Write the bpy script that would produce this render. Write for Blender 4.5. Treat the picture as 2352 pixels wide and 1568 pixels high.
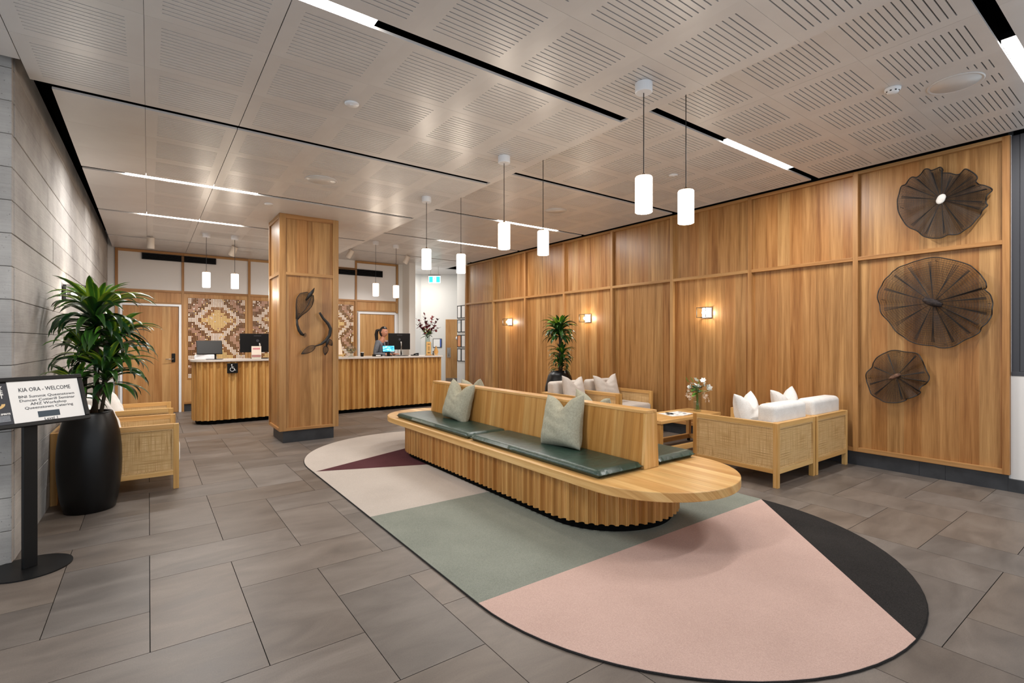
import bpy, math, random
from mathutils import Vector, Matrix, Euler
random.seed(7)
R = math.radians; PI = math.pi
for o in list(bpy.data.objects): bpy.data.objects.remove(o, do_unlink=True)
S = bpy.context.scene
COL = S.collection
# ------------------------------------------------------------------ camera
cam = bpy.data.objects.new('camera', bpy.data.cameras.new('camera')); COL.objects.link(cam)
cam.location = (0, 0, 1.42); cam.rotation_euler = (R(90), 0, R(-36.15))
cam.data.sensor_width = 36; cam.data.lens = 1142.8/2352*36; cam.data.shift_y = -1.5/2352
cam.data.clip_start = .05; cam.data.clip_end = 100
S.camera = cam
# ------------------------------------------------------------------ world and exposure
W = bpy.data.worlds.new('world'); S.world = W; W.use_nodes = True
W.node_tree.nodes['Background'].inputs[0].default_value = (.86, .93, 1.0, 1)
W.node_tree.nodes['Background'].inputs[1].default_value = .85
S.view_settings.view_transform = 'Standard'; S.view_settings.look = 'None'
S.view_settings.gamma = 1; S.view_settings.use_curve_mapping = False
S.view_settings.exposure = 0.66
S.cycles.use_denoising = True
S.cycles.max_bounces = 8; S.cycles.diffuse_bounces = 5; S.cycles.glossy_bounces = 4
S.cycles.transparent_max_bounces = 16; S.cycles.sample_clamp_indirect = 6
H1, H2 = 3.18, 3.363          # lower ceiling over the desk side, higher ceiling along the timber wall
P0 = 1.975                    # ceiling bay pitch; slots at SL(k)
def SL(k): return .665 + P0*k
LINEAR_W, PENDANT_W, SCONCE_W, SPOT_W = 32, 6, 5, 60

# ------------------------------------------------------------------ mesh helpers
class MB:
    def __init__(s): s.v = []; s.f = []; s.m = []; s.cur = 0
    def add(s, vs, fs):
        n = len(s.v); s.v += [tuple(v) for v in vs]
        s.f += [tuple(i+n for i in f) for f in fs]; s.m += [s.cur]*len(fs); return s
    def box(s, x0, y0, z0, x1, y1, z1):
        return s.add([(x0,y0,z0),(x1,y0,z0),(x1,y1,z0),(x0,y1,z0),(x0,y0,z1),(x1,y0,z1),(x1,y1,z1),(x0,y1,z1)],
                     [(0,3,2,1),(4,5,6,7),(0,1,5,4),(1,2,6,5),(2,3,7,6),(3,0,4,7)])
    def prism(s, poly, z0, z1):
        n = len(poly)
        return s.add([(x,y,z0) for x,y in poly]+[(x,y,z1) for x,y in poly],
                     [tuple(range(n-1,-1,-1)), tuple(range(n,2*n))]+[(i,(i+1)%n,n+(i+1)%n,n+i) for i in range(n)])
    def tube(s, pts, r, n=8, cap=True):
        pts = [Vector(p) for p in pts]; k = len(pts)
        rs = r if isinstance(r, (list, tuple)) else [r]*k
        vs = []; fs = []
        up = Vector((0,0,1)); t = (pts[1]-pts[0]).normalized()
        if abs(t.dot(up)) > .95: up = Vector((1,0,0))
        a = t.cross(up).normalized()
        for i, p in enumerate(pts):
            t = (pts[min(i+1,k-1)]-pts[max(i-1,0)])
            if t.length < 1e-9: t = Vector((0,0,1))
            t.normalize(); a = (a - t*a.dot(t))
            if a.length < 1e-6: a = t.orthogonal()
            a.normalize(); b = t.cross(a)
            for j in range(n):
                q = 2*PI*j/n; vs.append(p + (a*math.cos(q)+b*math.sin(q))*rs[i])
        for i in range(k-1):
            for j in range(n):
                fs.append((i*n+j, i*n+(j+1)%n, (i+1)*n+(j+1)%n, (i+1)*n+j))
        if cap: fs += [tuple(range(n-1,-1,-1)), tuple(range((k-1)*n, k*n))]
        return s.add(vs, fs)
    def lathe(s, prof, c=(0,0,0), n=32):
        vs = []; fs = []
        for r, z in prof:
            for j in range(n):
                q = 2*PI*j/n; vs.append((c[0]+r*math.cos(q), c[1]+r*math.sin(q), c[2]+z))
        for i in range(len(prof)-1):
            for j in range(n): fs.append((i*n+j, i*n+(j+1)%n, (i+1)*n+(j+1)%n, (i+1)*n+j))
        if prof[0][0] > 1e-4: fs.append(tuple(range(n-1,-1,-1)))
        if prof[-1][0] > 1e-4: fs.append(tuple(range((len(prof)-1)*n, len(prof)*n)))
        return s.add(vs, fs)
    def ball(s, c, rx, ry, rz, n=12, m=8, wob=0, seed=0):
        rnd = random.Random(seed); vs = []; fs = []
        for i in range(m+1):
            a = PI*i/m
            for j in range(n):
                b = 2*PI*j/n; k = 1+wob*(rnd.random()-.5)
                vs.append((c[0]+rx*math.sin(a)*math.cos(b)*k, c[1]+ry*math.sin(a)*math.sin(b)*k, c[2]-rz*math.cos(a)*(k if 0 < i < m else 1)))
        for i in range(m):
            for j in range(n): fs.append((i*n+j, i*n+(j+1)%n, (i+1)*n+(j+1)%n, (i+1)*n+j))
        return s.add(vs, fs)
    def xf(s, M):
        s.v = [tuple(M @ Vector(v)) for v in s.v]; return s
    def mesh(s, name, mat, smooth=False):
        me = bpy.data.meshes.new(name); me.from_pydata(s.v, [], s.f)
        for m_ in (mat if isinstance(mat, (list, tuple)) else [mat]): me.materials.append(m_)
        me.polygons.foreach_set('material_index', s.m)
        if smooth: me.polygons.foreach_set('use_smooth', [True]*len(s.f))
        me.update(); me.validate(); return me
    def build(s, name, mat, parent=None, smooth=False, bevel=0, seg=2, sub=0, loc=None, rot=None):
        o = bpy.data.objects.new(name, s.mesh(name, mat, smooth)); COL.objects.link(o)
        fin(o, parent, smooth, bevel, seg, sub)
        if loc: o.location = loc
        if rot: o.rotation_euler = rot
        return o
def fin(o, parent=None, smooth=False, bevel=0, seg=2, sub=0):
    if parent: o.parent = parent
    if bevel:
        b = o.modifiers.new('b', 'BEVEL'); b.width = bevel; b.segments = seg; b.limit_method = 'ANGLE'; b.angle_limit = R(40)
    if sub:
        b = o.modifiers.new('s', 'SUBSURF'); b.levels = sub; b.render_levels = sub
def inst(name, me, parent, loc=(0,0,0), rot=(0,0,0), scale=None):
    o = bpy.data.objects.new(name, me); COL.objects.link(o); o.parent = parent; o.location = loc; o.rotation_euler = rot
    if scale: o.scale = scale
    return o
def B(*a): return MB().box(*a)
def tag(o, label=None, cat=None, group=None, kind=None):
    for k, v in (('label',label),('category',cat),('group',group),('kind',kind)):
        if v: o[k] = v
    return o
def thing(name, label, cat, loc=(0,0,0), rz=0, group=None):
    o = bpy.data.objects.new(name, None); COL.objects.link(o); o.location = loc; o.rotation_euler = (0,0,rz)
    o.empty_display_size = .1
    return tag(o, label, cat, group)
def copy_tree(o, parent=None):
    c = o.copy(); COL.objects.link(c); c.parent = parent
    for ch in list(o.children): copy_tree(ch, c)
    return c
def text(body, parent, mat, size, loc, rot, name='lettering', align='CENTER', bold=0, sx=1):
    cu = bpy.data.curves.new(name, 'FONT'); cu.body = body; cu.size = size; cu.align_x = align; cu.align_y = 'CENTER'
    cu.extrude = .0004; cu.offset = bold; cu.resolution_u = 2
    cu.materials.append(mat)
    tmp = bpy.data.objects.new('tmp', cu); COL.objects.link(tmp)
    me = bpy.data.meshes.new_from_object(tmp.evaluated_get(bpy.context.evaluated_depsgraph_get())); bpy.data.objects.remove(tmp)
    o = bpy.data.objects.new(name, me); COL.objects.link(o); o.parent = parent; o.location = loc; o.rotation_euler = rot; o.scale = (sx, 1, 1)
    return o

# ------------------------------------------------------------------ materials
def C(h):
    h = h.lstrip('#'); r = [int(h[i:i+2],16)/255 for i in (0,2,4)]
    return tuple((c/12.92 if c <= .04045 else ((c+.055)/1.055)**2.4) for c in r)+(1,)
class Mat:
    def __init__(s, name, base='#808080', rough=.5, metal=0, spec=.5, emit=None, es=0):
        s.m = bpy.data.materials.new(name); s.m.use_nodes = True; s.t = s.m.node_tree; s.n = s.t.nodes
        s.b = s.n['Principled BSDF']
        s.b.inputs['Base Color'].default_value = C(base); s.b.inputs['Roughness'].default_value = rough
        s.b.inputs['Metallic'].default_value = metal; s.b.inputs['Specular IOR Level'].default_value = spec
        if emit: s.b.inputs['Emission Color'].default_value = C(emit); s.b.inputs['Emission Strength'].default_value = es
    def node(s, t, **k):
        n = s.n.new(t)
        for a, b in k.items(): setattr(n, a, b)
        return n
    def link(s, a, b): s.t.links.new(a, b)
    def val(s, sock, v):
        if hasattr(v, 'is_output'): s.link(v, sock)
        else: sock.default_value = v
    def math(s, op, a, b=0.0, c=None):
        n = s.node('ShaderNodeMath', operation=op); s.val(n.inputs[0], a); s.val(n.inputs[1], b)
        if c is not None: s.val(n.inputs[2], c)
        return n.outputs[0]
    def coord(s, kind='Object'): return s.node('ShaderNodeTexCoord').outputs[kind]
    def sep(s, v):
        n = s.node('ShaderNodeSeparateXYZ'); s.link(v, n.inputs[0]); return n.outputs
    def comb(s, x, y, z):
        n = s.node('ShaderNodeCombineXYZ')
        for i, q in enumerate((x,y,z)): s.val(n.inputs[i], q)
        return n.outputs[0]
    def mapping(s, v, scale, loc=(0,0,0)):
        n = s.node('ShaderNodeMapping'); s.link(v, n.inputs[0]); n.inputs['Scale'].default_value = scale; n.inputs['Location'].default_value = loc; return n.outputs[0]
    def noise(s, v, scale, detail=4, rough=.55, dist=0):
        n = s.node('ShaderNodeTexNoise'); s.link(v, n.inputs['Vector']); n.inputs['Scale'].default_value = scale
        n.inputs['Detail'].default_value = detail; n.inputs['Roughness'].default_value = rough; n.inputs['Distortion'].default_value = dist; return n.outputs[0]
    def white(s, v):
        n = s.node('ShaderNodeTexWhiteNoise', noise_dimensions='1D'); s.val(n.inputs['W'], v); return n.outputs['Value']
    def ramp(s, f, stops):
        n = s.node('ShaderNodeValToRGB'); s.link(f, n.inputs[0]); e = n.color_ramp.elements
        e[0].position = stops[0][0]; e[0].color = C(stops[0][1]); e[1].position = stops[-1][0]; e[1].color = C(stops[-1][1])
        for p, c in stops[1:-1]: q = e.new(p); q.color = C(c)
        return n.outputs[0]
    def rnd(s): return s.node('ShaderNodeObjectInfo').outputs['Random']
    def mix(s, f, a, b, mode='MIX'):
        n = s.node('ShaderNodeMix', data_type='RGBA', blend_type=mode)
        s.val(n.inputs[0], f)
        for sock, q in ((n.inputs[6],a),(n.inputs[7],b)):
            if isinstance(q, str): sock.default_value = C(q)
            else: s.link(q, sock)
        return n.outputs[2]
    def hsv(s, col, v=1.0, sat=1.0, hue=.5):
        n = s.node('ShaderNodeHueSaturation'); s.link(col, n.inputs['Color']); s.val(n.inputs['Value'], v); s.val(n.inputs['Saturation'], sat); s.val(n.inputs['Hue'], hue); return n.outputs[0]
    def rng(s, f, a, b, lo=0.0, hi=1.0):
        n = s.node('ShaderNodeMapRange'); s.link(f, n.inputs[0]); n.inputs[1].default_value = lo; n.inputs[2].default_value = hi; n.inputs[3].default_value = a; n.inputs[4].default_value = b; return n.outputs[0]
    def col(s, c): s.link(c, s.b.inputs['Base Color']); return s
    def rough(s, c): s.val(s.b.inputs['Roughness'], c); return s
    def bump(s, h, strength=.3, dist=.002):
        n = s.node('ShaderNodeBump'); s.link(h, n.inputs['Height']); n.inputs['Strength'].default_value = strength; n.inputs['Distance'].default_value = dist
        s.link(n.outputs[0], s.b.inputs['Normal']); return s
def flat(name, base, rough=.5, metal=0, spec=.5): return Mat(name, base, rough, metal, spec).m
def wood(name, dark, mid, light, axis='z', strip=.115, rough=.42, var=.13, fine=1.0, spec=.35):
    q = Mat(name, mid, rough, 0, spec); v = q.coord(); x, y, z = q.sep(v); rn = q.rnd()
    if axis == 'z': g, a = z, q.math('ADD', x, y)
    elif axis == 'x': g, a = x, q.math('ADD', y, z)
    else: g, a = y, q.math('ADD', x, z)
    a = q.math('ADD', a, q.math('MULTIPLY', rn, 7.3))
    sid = q.math('FLOOR', q.math('DIVIDE', a, strip))
    w1 = q.white(sid) if strip < 5 else q.white(q.math('MULTIPLY', rn, 91.7))
    g2 = q.math('ADD', g, q.math('MULTIPLY', w1, 31.0))
    big = q.noise(q.comb(q.math('MULTIPLY', a, 14.0), q.math('MULTIPLY', g2, .55), 0.0), 1.0, 3, .5, .9)
    fin_ = q.noise(q.comb(q.math('MULTIPLY', a, 150.0*fine), q.math('MULTIPLY', g2, 3.0), 0.0), 1.0, 4, .6)
    mixv = q.math('ADD', q.math('MULTIPLY', big, .62), q.math('MULTIPLY', fin_, .38))
    c = q.ramp(mixv, [(.32, dark), (.5, mid), (.68, light)])
    c = q.hsv(c, q.math('ADD', q.rng(w1, 1-var, 1+var), q.rng(rn, -.05, .05)), q.rng(w1, 1.04, .95), q.rng(w1, .494, .507))
    q.col(c); q.rough(q.rng(fin_, rough-.06, rough+.1)); q.bump(fin_, .12, .0006); return q.m
def fabric(name, a, b, scale=260, rough=.95, bump=.5, big=5):
    q = Mat(name, a, rough, 0, .15); v = q.coord(); x, y, z = q.sep(v)
    n1 = q.noise(v, big, 3); n2 = q.noise(v, scale, 2, .7); 
    c = q.ramp(q.math('ADD', q.math('MULTIPLY', n1, .3), q.math('MULTIPLY', n2, .7)), [(.35, b), (.65, a)])
    q.col(c); q.bump(n2, bump, .003); return q.m
M = {}
M['wall_wood'] = wood('wall_veneer', '#774d22', '#9d7040', '#b88a55', 'z', .15, .36, .10)
M['wall_trim'] = wood('wall_trim_timber', '#875d32', '#a67a49', '#ba8e5c', 'z', .3, .4, .06)
M['wall_trim_y'] = wood('wall_rail_timber', '#875d32', '#a67a49', '#ba8e5c', 'y', .3, .4, .06)
M['wall_trim_x'] = wood('wall_rail_timber_across', '#875d32', '#a67a49', '#ba8e5c', 'x', .3, .4, .06)
M['back_wood'] = wood('back_wall_veneer', '#97693a', '#b38551', '#c79a66', 'z', .13, .4, .09)
M['oak_z'] = wood('oak_upright', '#a8763e', '#c99a58', '#dcb077', 'z', .2, .42, .12)
M['oak_y'] = wood('oak_along', '#b5864a', '#d0a264', '#e2ba7e', 'y', .085, .32, .09)
M['oak_x'] = wood('oak_across', '#b5864a', '#d0a264', '#e2ba7e', 'x', .2, .4, .06)
M['bench_back'] = wood('bench_back_veneer', '#a06f38', '#ba8848', '#cd9e5e', 'z', .1, .36, .07)
M['slat_wood'] = wood('fluted_oak', '#96662f', '#b38043', '#cb9a5c', 'z', 9, .45, .12)
M['desk_wood'] = wood('desk_fluted_oak', '#a17038', '#c2904f', '#d7ab6b', 'z', 9, .45, .16)
def concrete():
    q = Mat('board_marked_concrete', '#8f8d8a', .85, 0, .2); v = q.coord(); rn = q.rnd(); x, y, z = q.sep(v)
    al = q.math('ADD', q.math('ADD', x, y), q.math('MULTIPLY', rn, 9.0))
    gr = q.noise(q.comb(q.math('MULTIPLY', al, 2.2), q.math('MULTIPLY', z, 55.0), 0.0), 1.0, 3, .55, 1.6)
    big = q.noise(v, 1.6, 5, .6); pit = q.noise(v, 90, 2, .5)
    f = q.math('ADD', q.math('MULTIPLY', gr, .18), q.math('MULTIPLY', big, .82))
    c = q.ramp(f, [(.28, '#86827f'), (.5, '#a6a29e'), (.72, '#bfbbb6')])
    c = q.hsv(c, q.math('MULTIPLY', q.rng(rn, .92, 1.07), q.rng(pit, .55, 1.0, .24, .33)))
    q.col(c); q.bump(q.math('ADD', gr, q.math('MULTIPLY', pit, .3)), .35, .004); return q.m
M['concrete'] = concrete()
def stone():
    q = Mat('basalt_tile', '#746a62', .5, 0, .4); v = q.coord(); rn = q.rnd()
    tc = q.node('ShaderNodeVectorMath', operation='ADD'); q.link(v, tc.inputs[0]); q.link(q.comb(q.math('MULTIPLY', rn, 40.0), q.math('MULTIPLY', rn, 17.0), 0.0), tc.inputs[1])
    v2 = tc.outputs[0]
    b = q.noise(q.mapping(v2, (1.2, 3.2, 1)), 1.6, 5, .6, .6); f = q.noise(v2, 160, 3, .7)
    c = q.ramp(q.math('ADD', q.math('MULTIPLY', b, .72), q.math('MULTIPLY', f, .28)), [(.3, '#564e48'), (.5, '#6b6159'), (.72, '#7f756c')])
    c = q.hsv(c, q.rng(rn, .82, 1.14), q.rng(q.white(q.math('MULTIPLY', rn, 55.0)), .72, 1.15)); q.col(c)
    q.rough(q.rng(b, .36, .52)); q.bump(f, .15, .001); return q.m
M['stone'] = stone()
M['skirting'] = (lambda q: (q.col(q.ramp(q.noise(q.coord(), 5, 4), [(.3, '#26282c'), (.7, '#3a3c40')])), q.m)[1])(Mat('dark_stone_skirting', '#303236', .45))
def ceil():
    q = Mat('satin_ceiling_board', '#c4c2c0', .33, 0, .45); n = q.noise(q.coord(), 2.5, 3)
    q.col(q.ramp(n, [(.3, '#cbc6c3'), (.7, '#d4d0cd')])); q.rough(q.rng(n, .27, .36)); return q.m
M['ceiling'] = ceil()
M['white'] = flat('white_paint', '#dedbd8', .6)
M['white_far'] = flat('warm_white_paint', '#dddad4', .6)
M['white_gloss'] = flat('white_enamel', '#e6e7ea', .3)
M['black'] = flat('black_void', '#050505', .9, 0, .1)
M['void'] = flat('ceiling_void', '#060606', 1, 0, 0)  # flat black, carries the shade inside the ceiling as colour
M['black_metal'] = flat('black_powdercoat', '#09090a', .42, 0, .35)
M['black_plastic'] = flat('black_plastic', '#0c0c0d', .5, 0, .25)
M['charcoal'] = flat('charcoal_metal', '#3b3c42', .4)
M['steel'] = flat('brushed_steel', '#b0aeaa', .3, 1)
M['chrome'] = flat('chrome', '#d8d8d8', .12, 1)
M['brass'] = flat('dull_brass', '#7a5f42', .4, .8)
M['paper'] = flat('paper', '#f1eeea', .7)
M['ink'] = flat('ink', '#2a2c33', .7)
M['dark_print'] = flat('dark_poster_print', '#30323a', .55)
M['gold_print'] = flat('gold_print', '#e0b877', .5)
M['orange'] = flat('orange_paper', '#e0945c', .6)
M['grey_paper'] = flat('pale_grey_paper', '#c8cdd4', .6)
M['teal_print'] = flat('slate_blue_print', '#33424e', .5)
def leather():
    q = Mat('green_leather', '#26403a', .33, 0, .5); v = q.coord()
    w = q.noise(q.mapping(v, (5, 16, 8)), 1.0, 4, .55, 1.2); g = q.noise(v, 300, 2)
    q.col(q.ramp(w, [(.3, '#1f332d'), (.7, '#2c473c')])); q.rough(q.rng(w, .28, .42)); q.bump(q.math('ADD', w, q.math('MULTIPLY', g, .06)), .35, .012); return q.m
M['leather'] = leather()
M['linen'] = fabric('grey_green_linen', '#b9b6a3', '#8b8a79', 340, .95, .35, 60)
M['boucle'] = fabric('white_boucle', '#eeebe7', '#d5d0ca', 190, 1, .9, 9)
M['cream'] = fabric('oatmeal_wool', '#d8cfc6', '#beb4ab', 220, 1, .5, 8)
def rattan():
    q = Mat('woven_rattan', '#c9a06a', .6, 0, .3); v = q.coord(); x, y, z = q.sep(v); u = q.math('ADD', x, y)
    nu = q.noise(q.comb(q.math('MULTIPLY', u, 170.0), q.math('MULTIPLY', z, 3.5), 0.0), 1.0, 2, .6)
    nz = q.noise(q.comb(q.math('MULTIPLY', z, 170.0), q.math('MULTIPLY', u, 3.0), 4.0), 1.0, 2, .6)
    su = q.math('SINE', q.math('MULTIPLY', u, 900.0)); sz = q.math('SINE', q.math('MULTIPLY', z, 900.0))
    wv = q.math('MULTIPLY', su, sz)
    f = q.math('ADD', q.math('MULTIPLY', q.math('MINIMUM', nu, nz), .9), q.math('MULTIPLY', wv, .05))
    q.col(q.ramp(f, [(.22, '#94703f'), (.38, '#c9a26b'), (.56, '#e3c393')])); q.bump(wv, .4, .002); return q.m
M['rattan'] = rattan()
def rugm(name, a, b):
    q = Mat(name, a, 1, 0, .1); v = q.coord(); n = q.noise(v, 200, 3, .8); b2 = q.noise(v, 2.2, 3)
    q.col(q.ramp(q.math('ADD', q.math('MULTIPLY', n, .75), q.math('MULTIPLY', b2, .25)), [(.33, b), (.66, a)])); q.bump(n, .6, .004); return q.m
M['rug_cream'] = rugm('rug_cream_wool', '#c5bbb1', '#aba097')
M['rug_plum'] = rugm('rug_plum_wool', '#5f3a3e', '#452629')
M['rug_green'] = rugm('rug_sage_wool', '#94978c', '#6f736a')
M['rug_pink'] = rugm('rug_blush_wool', '#d0b2a7', '#b3978c')
M['rug_dark'] = rugm('rug_charcoal_wool', '#3a3735', '#1e1c1c')
M['lamp'] = Mat('lit_diffuser', '#ffffff', .5, 0, .2, '#fffaf2', 9).m
def shade():
    q = Mat('opal_glass_lit', '#ffffff', .25, 0, .4, '#ffe9cf', 3.0)
    x, y, z = q.sep(q.coord()); e = q.rng(z, .72, 1.7, .0, .12)
    q.link(e, q.b.inputs['Emission Strength']); return q.m
M['shade'] = shade()
M['bulb'] = Mat('lit_bulb', '#ffffff', .3, 0, .3, '#fff2df', 25).m
def glass(name, tint='#ffffff', f=.12):
    m = bpy.data.materials.new(name); m.use_nodes = True; n = m.node_tree.nodes; n.clear()
    o = n.new('ShaderNodeOutputMaterial'); mx = n.new('ShaderNodeMixShader'); t = n.new('ShaderNodeBsdfTransparent'); g = n.new('ShaderNodeBsdfGlossy')
    fw = n.new('ShaderNodeLayerWeight'); fw.inputs[0].default_value = .5; fr = n.new('ShaderNodeMath'); fr.operation = 'POWER'; fr.inputs[1].default_value = 4; m.node_tree.links.new(fw.outputs['Facing'], fr.inputs[0]); ad = n.new('ShaderNodeMath'); ad.operation = 'MULTIPLY_ADD'; ad.inputs[1].default_value = .6; ad.inputs[2].default_value = f
    t.inputs[0].default_value = C(tint); g.inputs['Roughness'].default_value = .03
    L = m.node_tree.links.new; L(fr.outputs[0], ad.inputs[0]); L(ad.outputs[0], mx.inputs[0]); L(t.outputs[0], mx.inputs[1]); L(g.outputs[0], mx.inputs[2]); L(mx.outputs[0], o.inputs[0])
    return m
M['glass'] = glass('clear_glass', '#f4f8f8', .03)
M['vase_glass'] = glass('vase_glass', '#eef3f0', .05)
def leafm(name, dark, lime, stripe, w):
    q = Mat(name, dark, .3, 0, .5); x, y, z = q.sep(q.coord()); rn = q.rnd(); ay = q.math('ABSOLUTE', y)
    c = q.mix(q.rng(ay, 0, 1, .35*w, .75*w), dark, lime)
    st = q.math('SINE', q.math('MULTIPLY', y, 900.0))
    c = q.mix(q.rng(st, 0, .28, .55, .9), c, stripe)
    c = q.hsv(c, q.rng(rn, .75, 1.25)); q.col(c); q.b.inputs['Subsurface Weight'].default_value = 0
    return q.m
M['leaf'] = leafm('striped_leaf', '#1a4016', '#34691e', '#86a15e', .026)
M['leaf_lime'] = leafm('lime_edged_leaf', '#35701a', '#a3bf35', '#bcd070', .026)
M['leaf_dark'] = leafm('dark_leaf', '#12301a', '#214c20', '#557f4f', .026)
M['cane'] = flat('dark_cane', '#3b3324', .8)
M['soil'] = fabric('bark_chips', '#a06a3c', '#5f3d22', 90, 1, 1, 30)
M['planter'] = flat('satin_black_glaze', '#070708', .36, 0, .35)
M['mesh'] = flat('dark_woven_wire', '#2b211b', .6)
def gauze():
    q = Mat('dark_gauze', '#241b16', .8, 0, .2); q.b.inputs['Alpha'].default_value = .30; return q.m
M['gauze'] = gauze()
M['mesh_edge'] = flat('black_fibre_rim', '#15110f', .6)
M['pebble'] = fabric('white_pebble', '#e6e2dc', '#cbc6bf', 20, .7, .2, 6)
M['driftwood'] = fabric('black_driftwood', '#3b3230', '#1e1918', 40, .6, .5, 12)
M['driftwood_brown'] = fabric('brown_driftwood', '#7a5a48', '#3d2c24', 40, .6, .5, 12)
M['skin'] = flat('skin', '#b98066', .5)
M['hair'] = flat('dark_hair', '#17110f', .4)
M['blazer'] = fabric('grey_suiting', '#7d8087', '#5e6168', 300, .9, .2, 30)
M['blackcloth'] = flat('black_cloth', '#0c0c0e', .8)

# ================================================================== FLOOR: 2:1 herringbone stone tiles
floor = tag(B(-3, -2.2, -.06, 9.5, 15, -.009).build('floor', M['black']), kind='structure')
TP = .4235; X0t, Y0t = .006, 2.805
def tile_mesh(w, h):
    g = .0019
    m = MB().box(g, g, -.03, w-g, h-g, 0); o = m.mesh('tile', M['stone']); return o
tv, th = tile_mesh(TP, 2*TP), tile_mesh(2*TP, TP)
sinA, cosA = math.sin(R(36.15)), math.cos(R(36.15))
cand = []
for i in range(-7, 20):
    for r in range(-8, 25):
        k = (i+r) % 4
        if k not in (0, 2): continue
        x, y = X0t+i*TP, Y0t+r*TP
        w, h = (TP, 2*TP) if k == 0 else (2*TP, TP)
        cx, cy = x+w/2, y+h/2
        d = cx*sinA+cy*cosA; s_ = cx*cosA-cy*sinA
        if d < 1.25 or abs(s_) > d*1.03+.75 or d > 14: continue
        if cx < -.9 and cy > 4.6: continue
        if cx > 7.1 and cy < 11.3 or cy > 11.95 and cx < 5.2: continue
        if 1.75 < cx < 4.1 and 1.7 < cy < 6.2 and math.hypot(0, 0) == 0 and 1.9 < cx < 3.95: continue   # wholly under the rug
        cand.append((d, x, y, k))
cand.sort()
for d, x, y, k in cand[:300]: inst('tile', tv if k == 0 else th, floor, (x, y, 0), (0, 0, 0))
if len(cand) > 300:
    mb = MB()
    for d, x, y, k in cand[300:]:
        w, h = (TP, 2*TP) if k == 0 else (2*TP, TP)
        mb.box(x+.0016, y+.0016, -.03, x+w-.0016, y+h-.0016, 0)
    tag(mb.build('distant_tiles', M['stone'], floor), kind='stuff')

# ================================================================== CEILING
ceiling = tag(B(-3, -2.2, 3.62, 9.5, 15, 3.7).build('ceiling', M['void']), kind='structure')
B(-3, -2.2, H1+.30, 3.10, 15, H1+.31).build('void_dark_sheet', M['void'], ceiling)  # black sheet added so that slots and slits look dark
B(3.105, -2.2, H2+.16, 9.5, 15, H2+.17).build('void_dark_sheet', M['void'], ceiling)
TH = .016
def slit_module(w, h, cx, cy, kind):
    """panel module in local coords 0..w, 0..h; thirteen slits cut through it when kind is 1; a few short ones round a speaker when kind is 2"""
    m = MB()
    if kind == 0: return m.box(0, 0, 0, w, h, TH)
    sw, L, pitch, n = .0075, .462, .0382, 13
    y0 = cy-(n-1)*pitch/2
    rows = []
    for i in range(n):
        yc = y0+i*pitch
        if kind == 1: segs = [(cx-L/2, cx+L/2)]
        else:
            dy = abs(yc-cy)
            rr = .205; half = math.sqrt(max(rr*rr-dy*dy, 0)) if dy < rr else 0
            a = L/2-half
            if half and a < .03: segs = []
            elif dy > .19: segs = [(cx-L/2, cx-.06), (cx+.06, cx+L/2)]
            elif dy > .1: segs = [(cx-L/2, cx-half), (cx+half, cx+L/2)]
            else: segs = []
        rows.append((yc, segs))
    y = 0
    for yc, segs in rows:
        if not segs: continue
        m.box(0, y, 0, w, yc-sw/2, TH); x = 0
        for a, b in segs: m.box(x, yc-sw/2, 0, a, yc+sw/2, TH); x = b
        m.box(x, yc-sw/2, 0, w, yc+sw/2, TH); y = yc+sw/2
    m.box(0, y, 0, w, h, TH); return m
_mod = {}
def module(x0, x1, y0, y1, z, cx=None, cy=None, kind=1):
    if y1-y0 < .02: return
    key = (round(x1-x0,3), round(y1-y0,3), round((cx or 0)-x0,3) if kind else 0, round((cy or 0)-y0,3) if kind else 0, kind)
    if key not in _mod: _mod[key] = slit_module(x1-x0, y1-y0, (cx or 0)-x0, (cy or 0)-y0, kind).mesh('ceiling_panel', M['ceiling'])
    inst('ceiling_panel', _mod[key], ceiling, (x0, y0, z))
SW = .085
LX = [(-.02, .596, .29), (.601, 1.22, .91), (1.22, 1.84, 1.53), (1.84, 2.47, 2.157), (2.47, 3.104, 2.78)]
RX = [(3.1055, 3.36, None), (3.36, 3.979, 3.67), (3.981, 4.61, 4.295), (4.61, 5.235, 4.92), (5.235, 5.86, 5.547), (5.86, 6.47, 6.17)]
SPK = [(4.92, 1.06), (1.53, 5.64), (4.92, 5.63), (1.53, 10.95), (4.92, 10.95)]
for k in range(-2, 6):
    yb = SL(k)+SW; ye = SL(k+1)
    if k == 5: ye = 11.93
    rows = [(yb, yb+.616, yb+.08+.2325), (yb+.6175, yb+1.242, yb+.70+.2325), (yb+1.2435, ye, yb+1.325+.2325)]
    for j, (a, b, cy) in enumerate(rows):
        if k == 5 and j > 1: 
            if b-a < .05: continue
        b = min(b, 11.93)
        if b <= a: continue
        for x0, x1, cx in LX:
            kind = 1
            if cx in (1.53, 2.157) and 6.7 < cy < 8.5: kind = 0
            if k == 5 and cy+.25 > b: kind = 0
            if any(abs(cx-sx) < .1 and abs(cy-sy) < .2 for sx, sy in SPK): kind = 2
            module(x0, x1, a, b, H1, cx, cy, kind)
        for x0, x1, cx in RX:
            kind = 1 if cx else 0
            if k == 5 and cy+.25 > b: kind = 0
            if cx and any(abs(cx-sx) < .1 and abs(cy-sy) < .2 for sx, sy in SPK): kind = 2
            module(x0, x1, a, b, H2, cx, cy, kind)
        # strip next to the concrete wall
        if k < 2:
            module(-.645, -.022, a, min(b, 4.615), H1, -.337, cy, 1)
            for q in range(3):
                xx = -.647-.62*(q+1); yy = min(b, 4.33)
                if yy > a: module(xx, xx+.618, a, yy, H1, xx+.31, cy, 1 if yy == b and k < 1 else 0)
        else: module(-.545, -.022, a, b, H1, kind=0)
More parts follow.
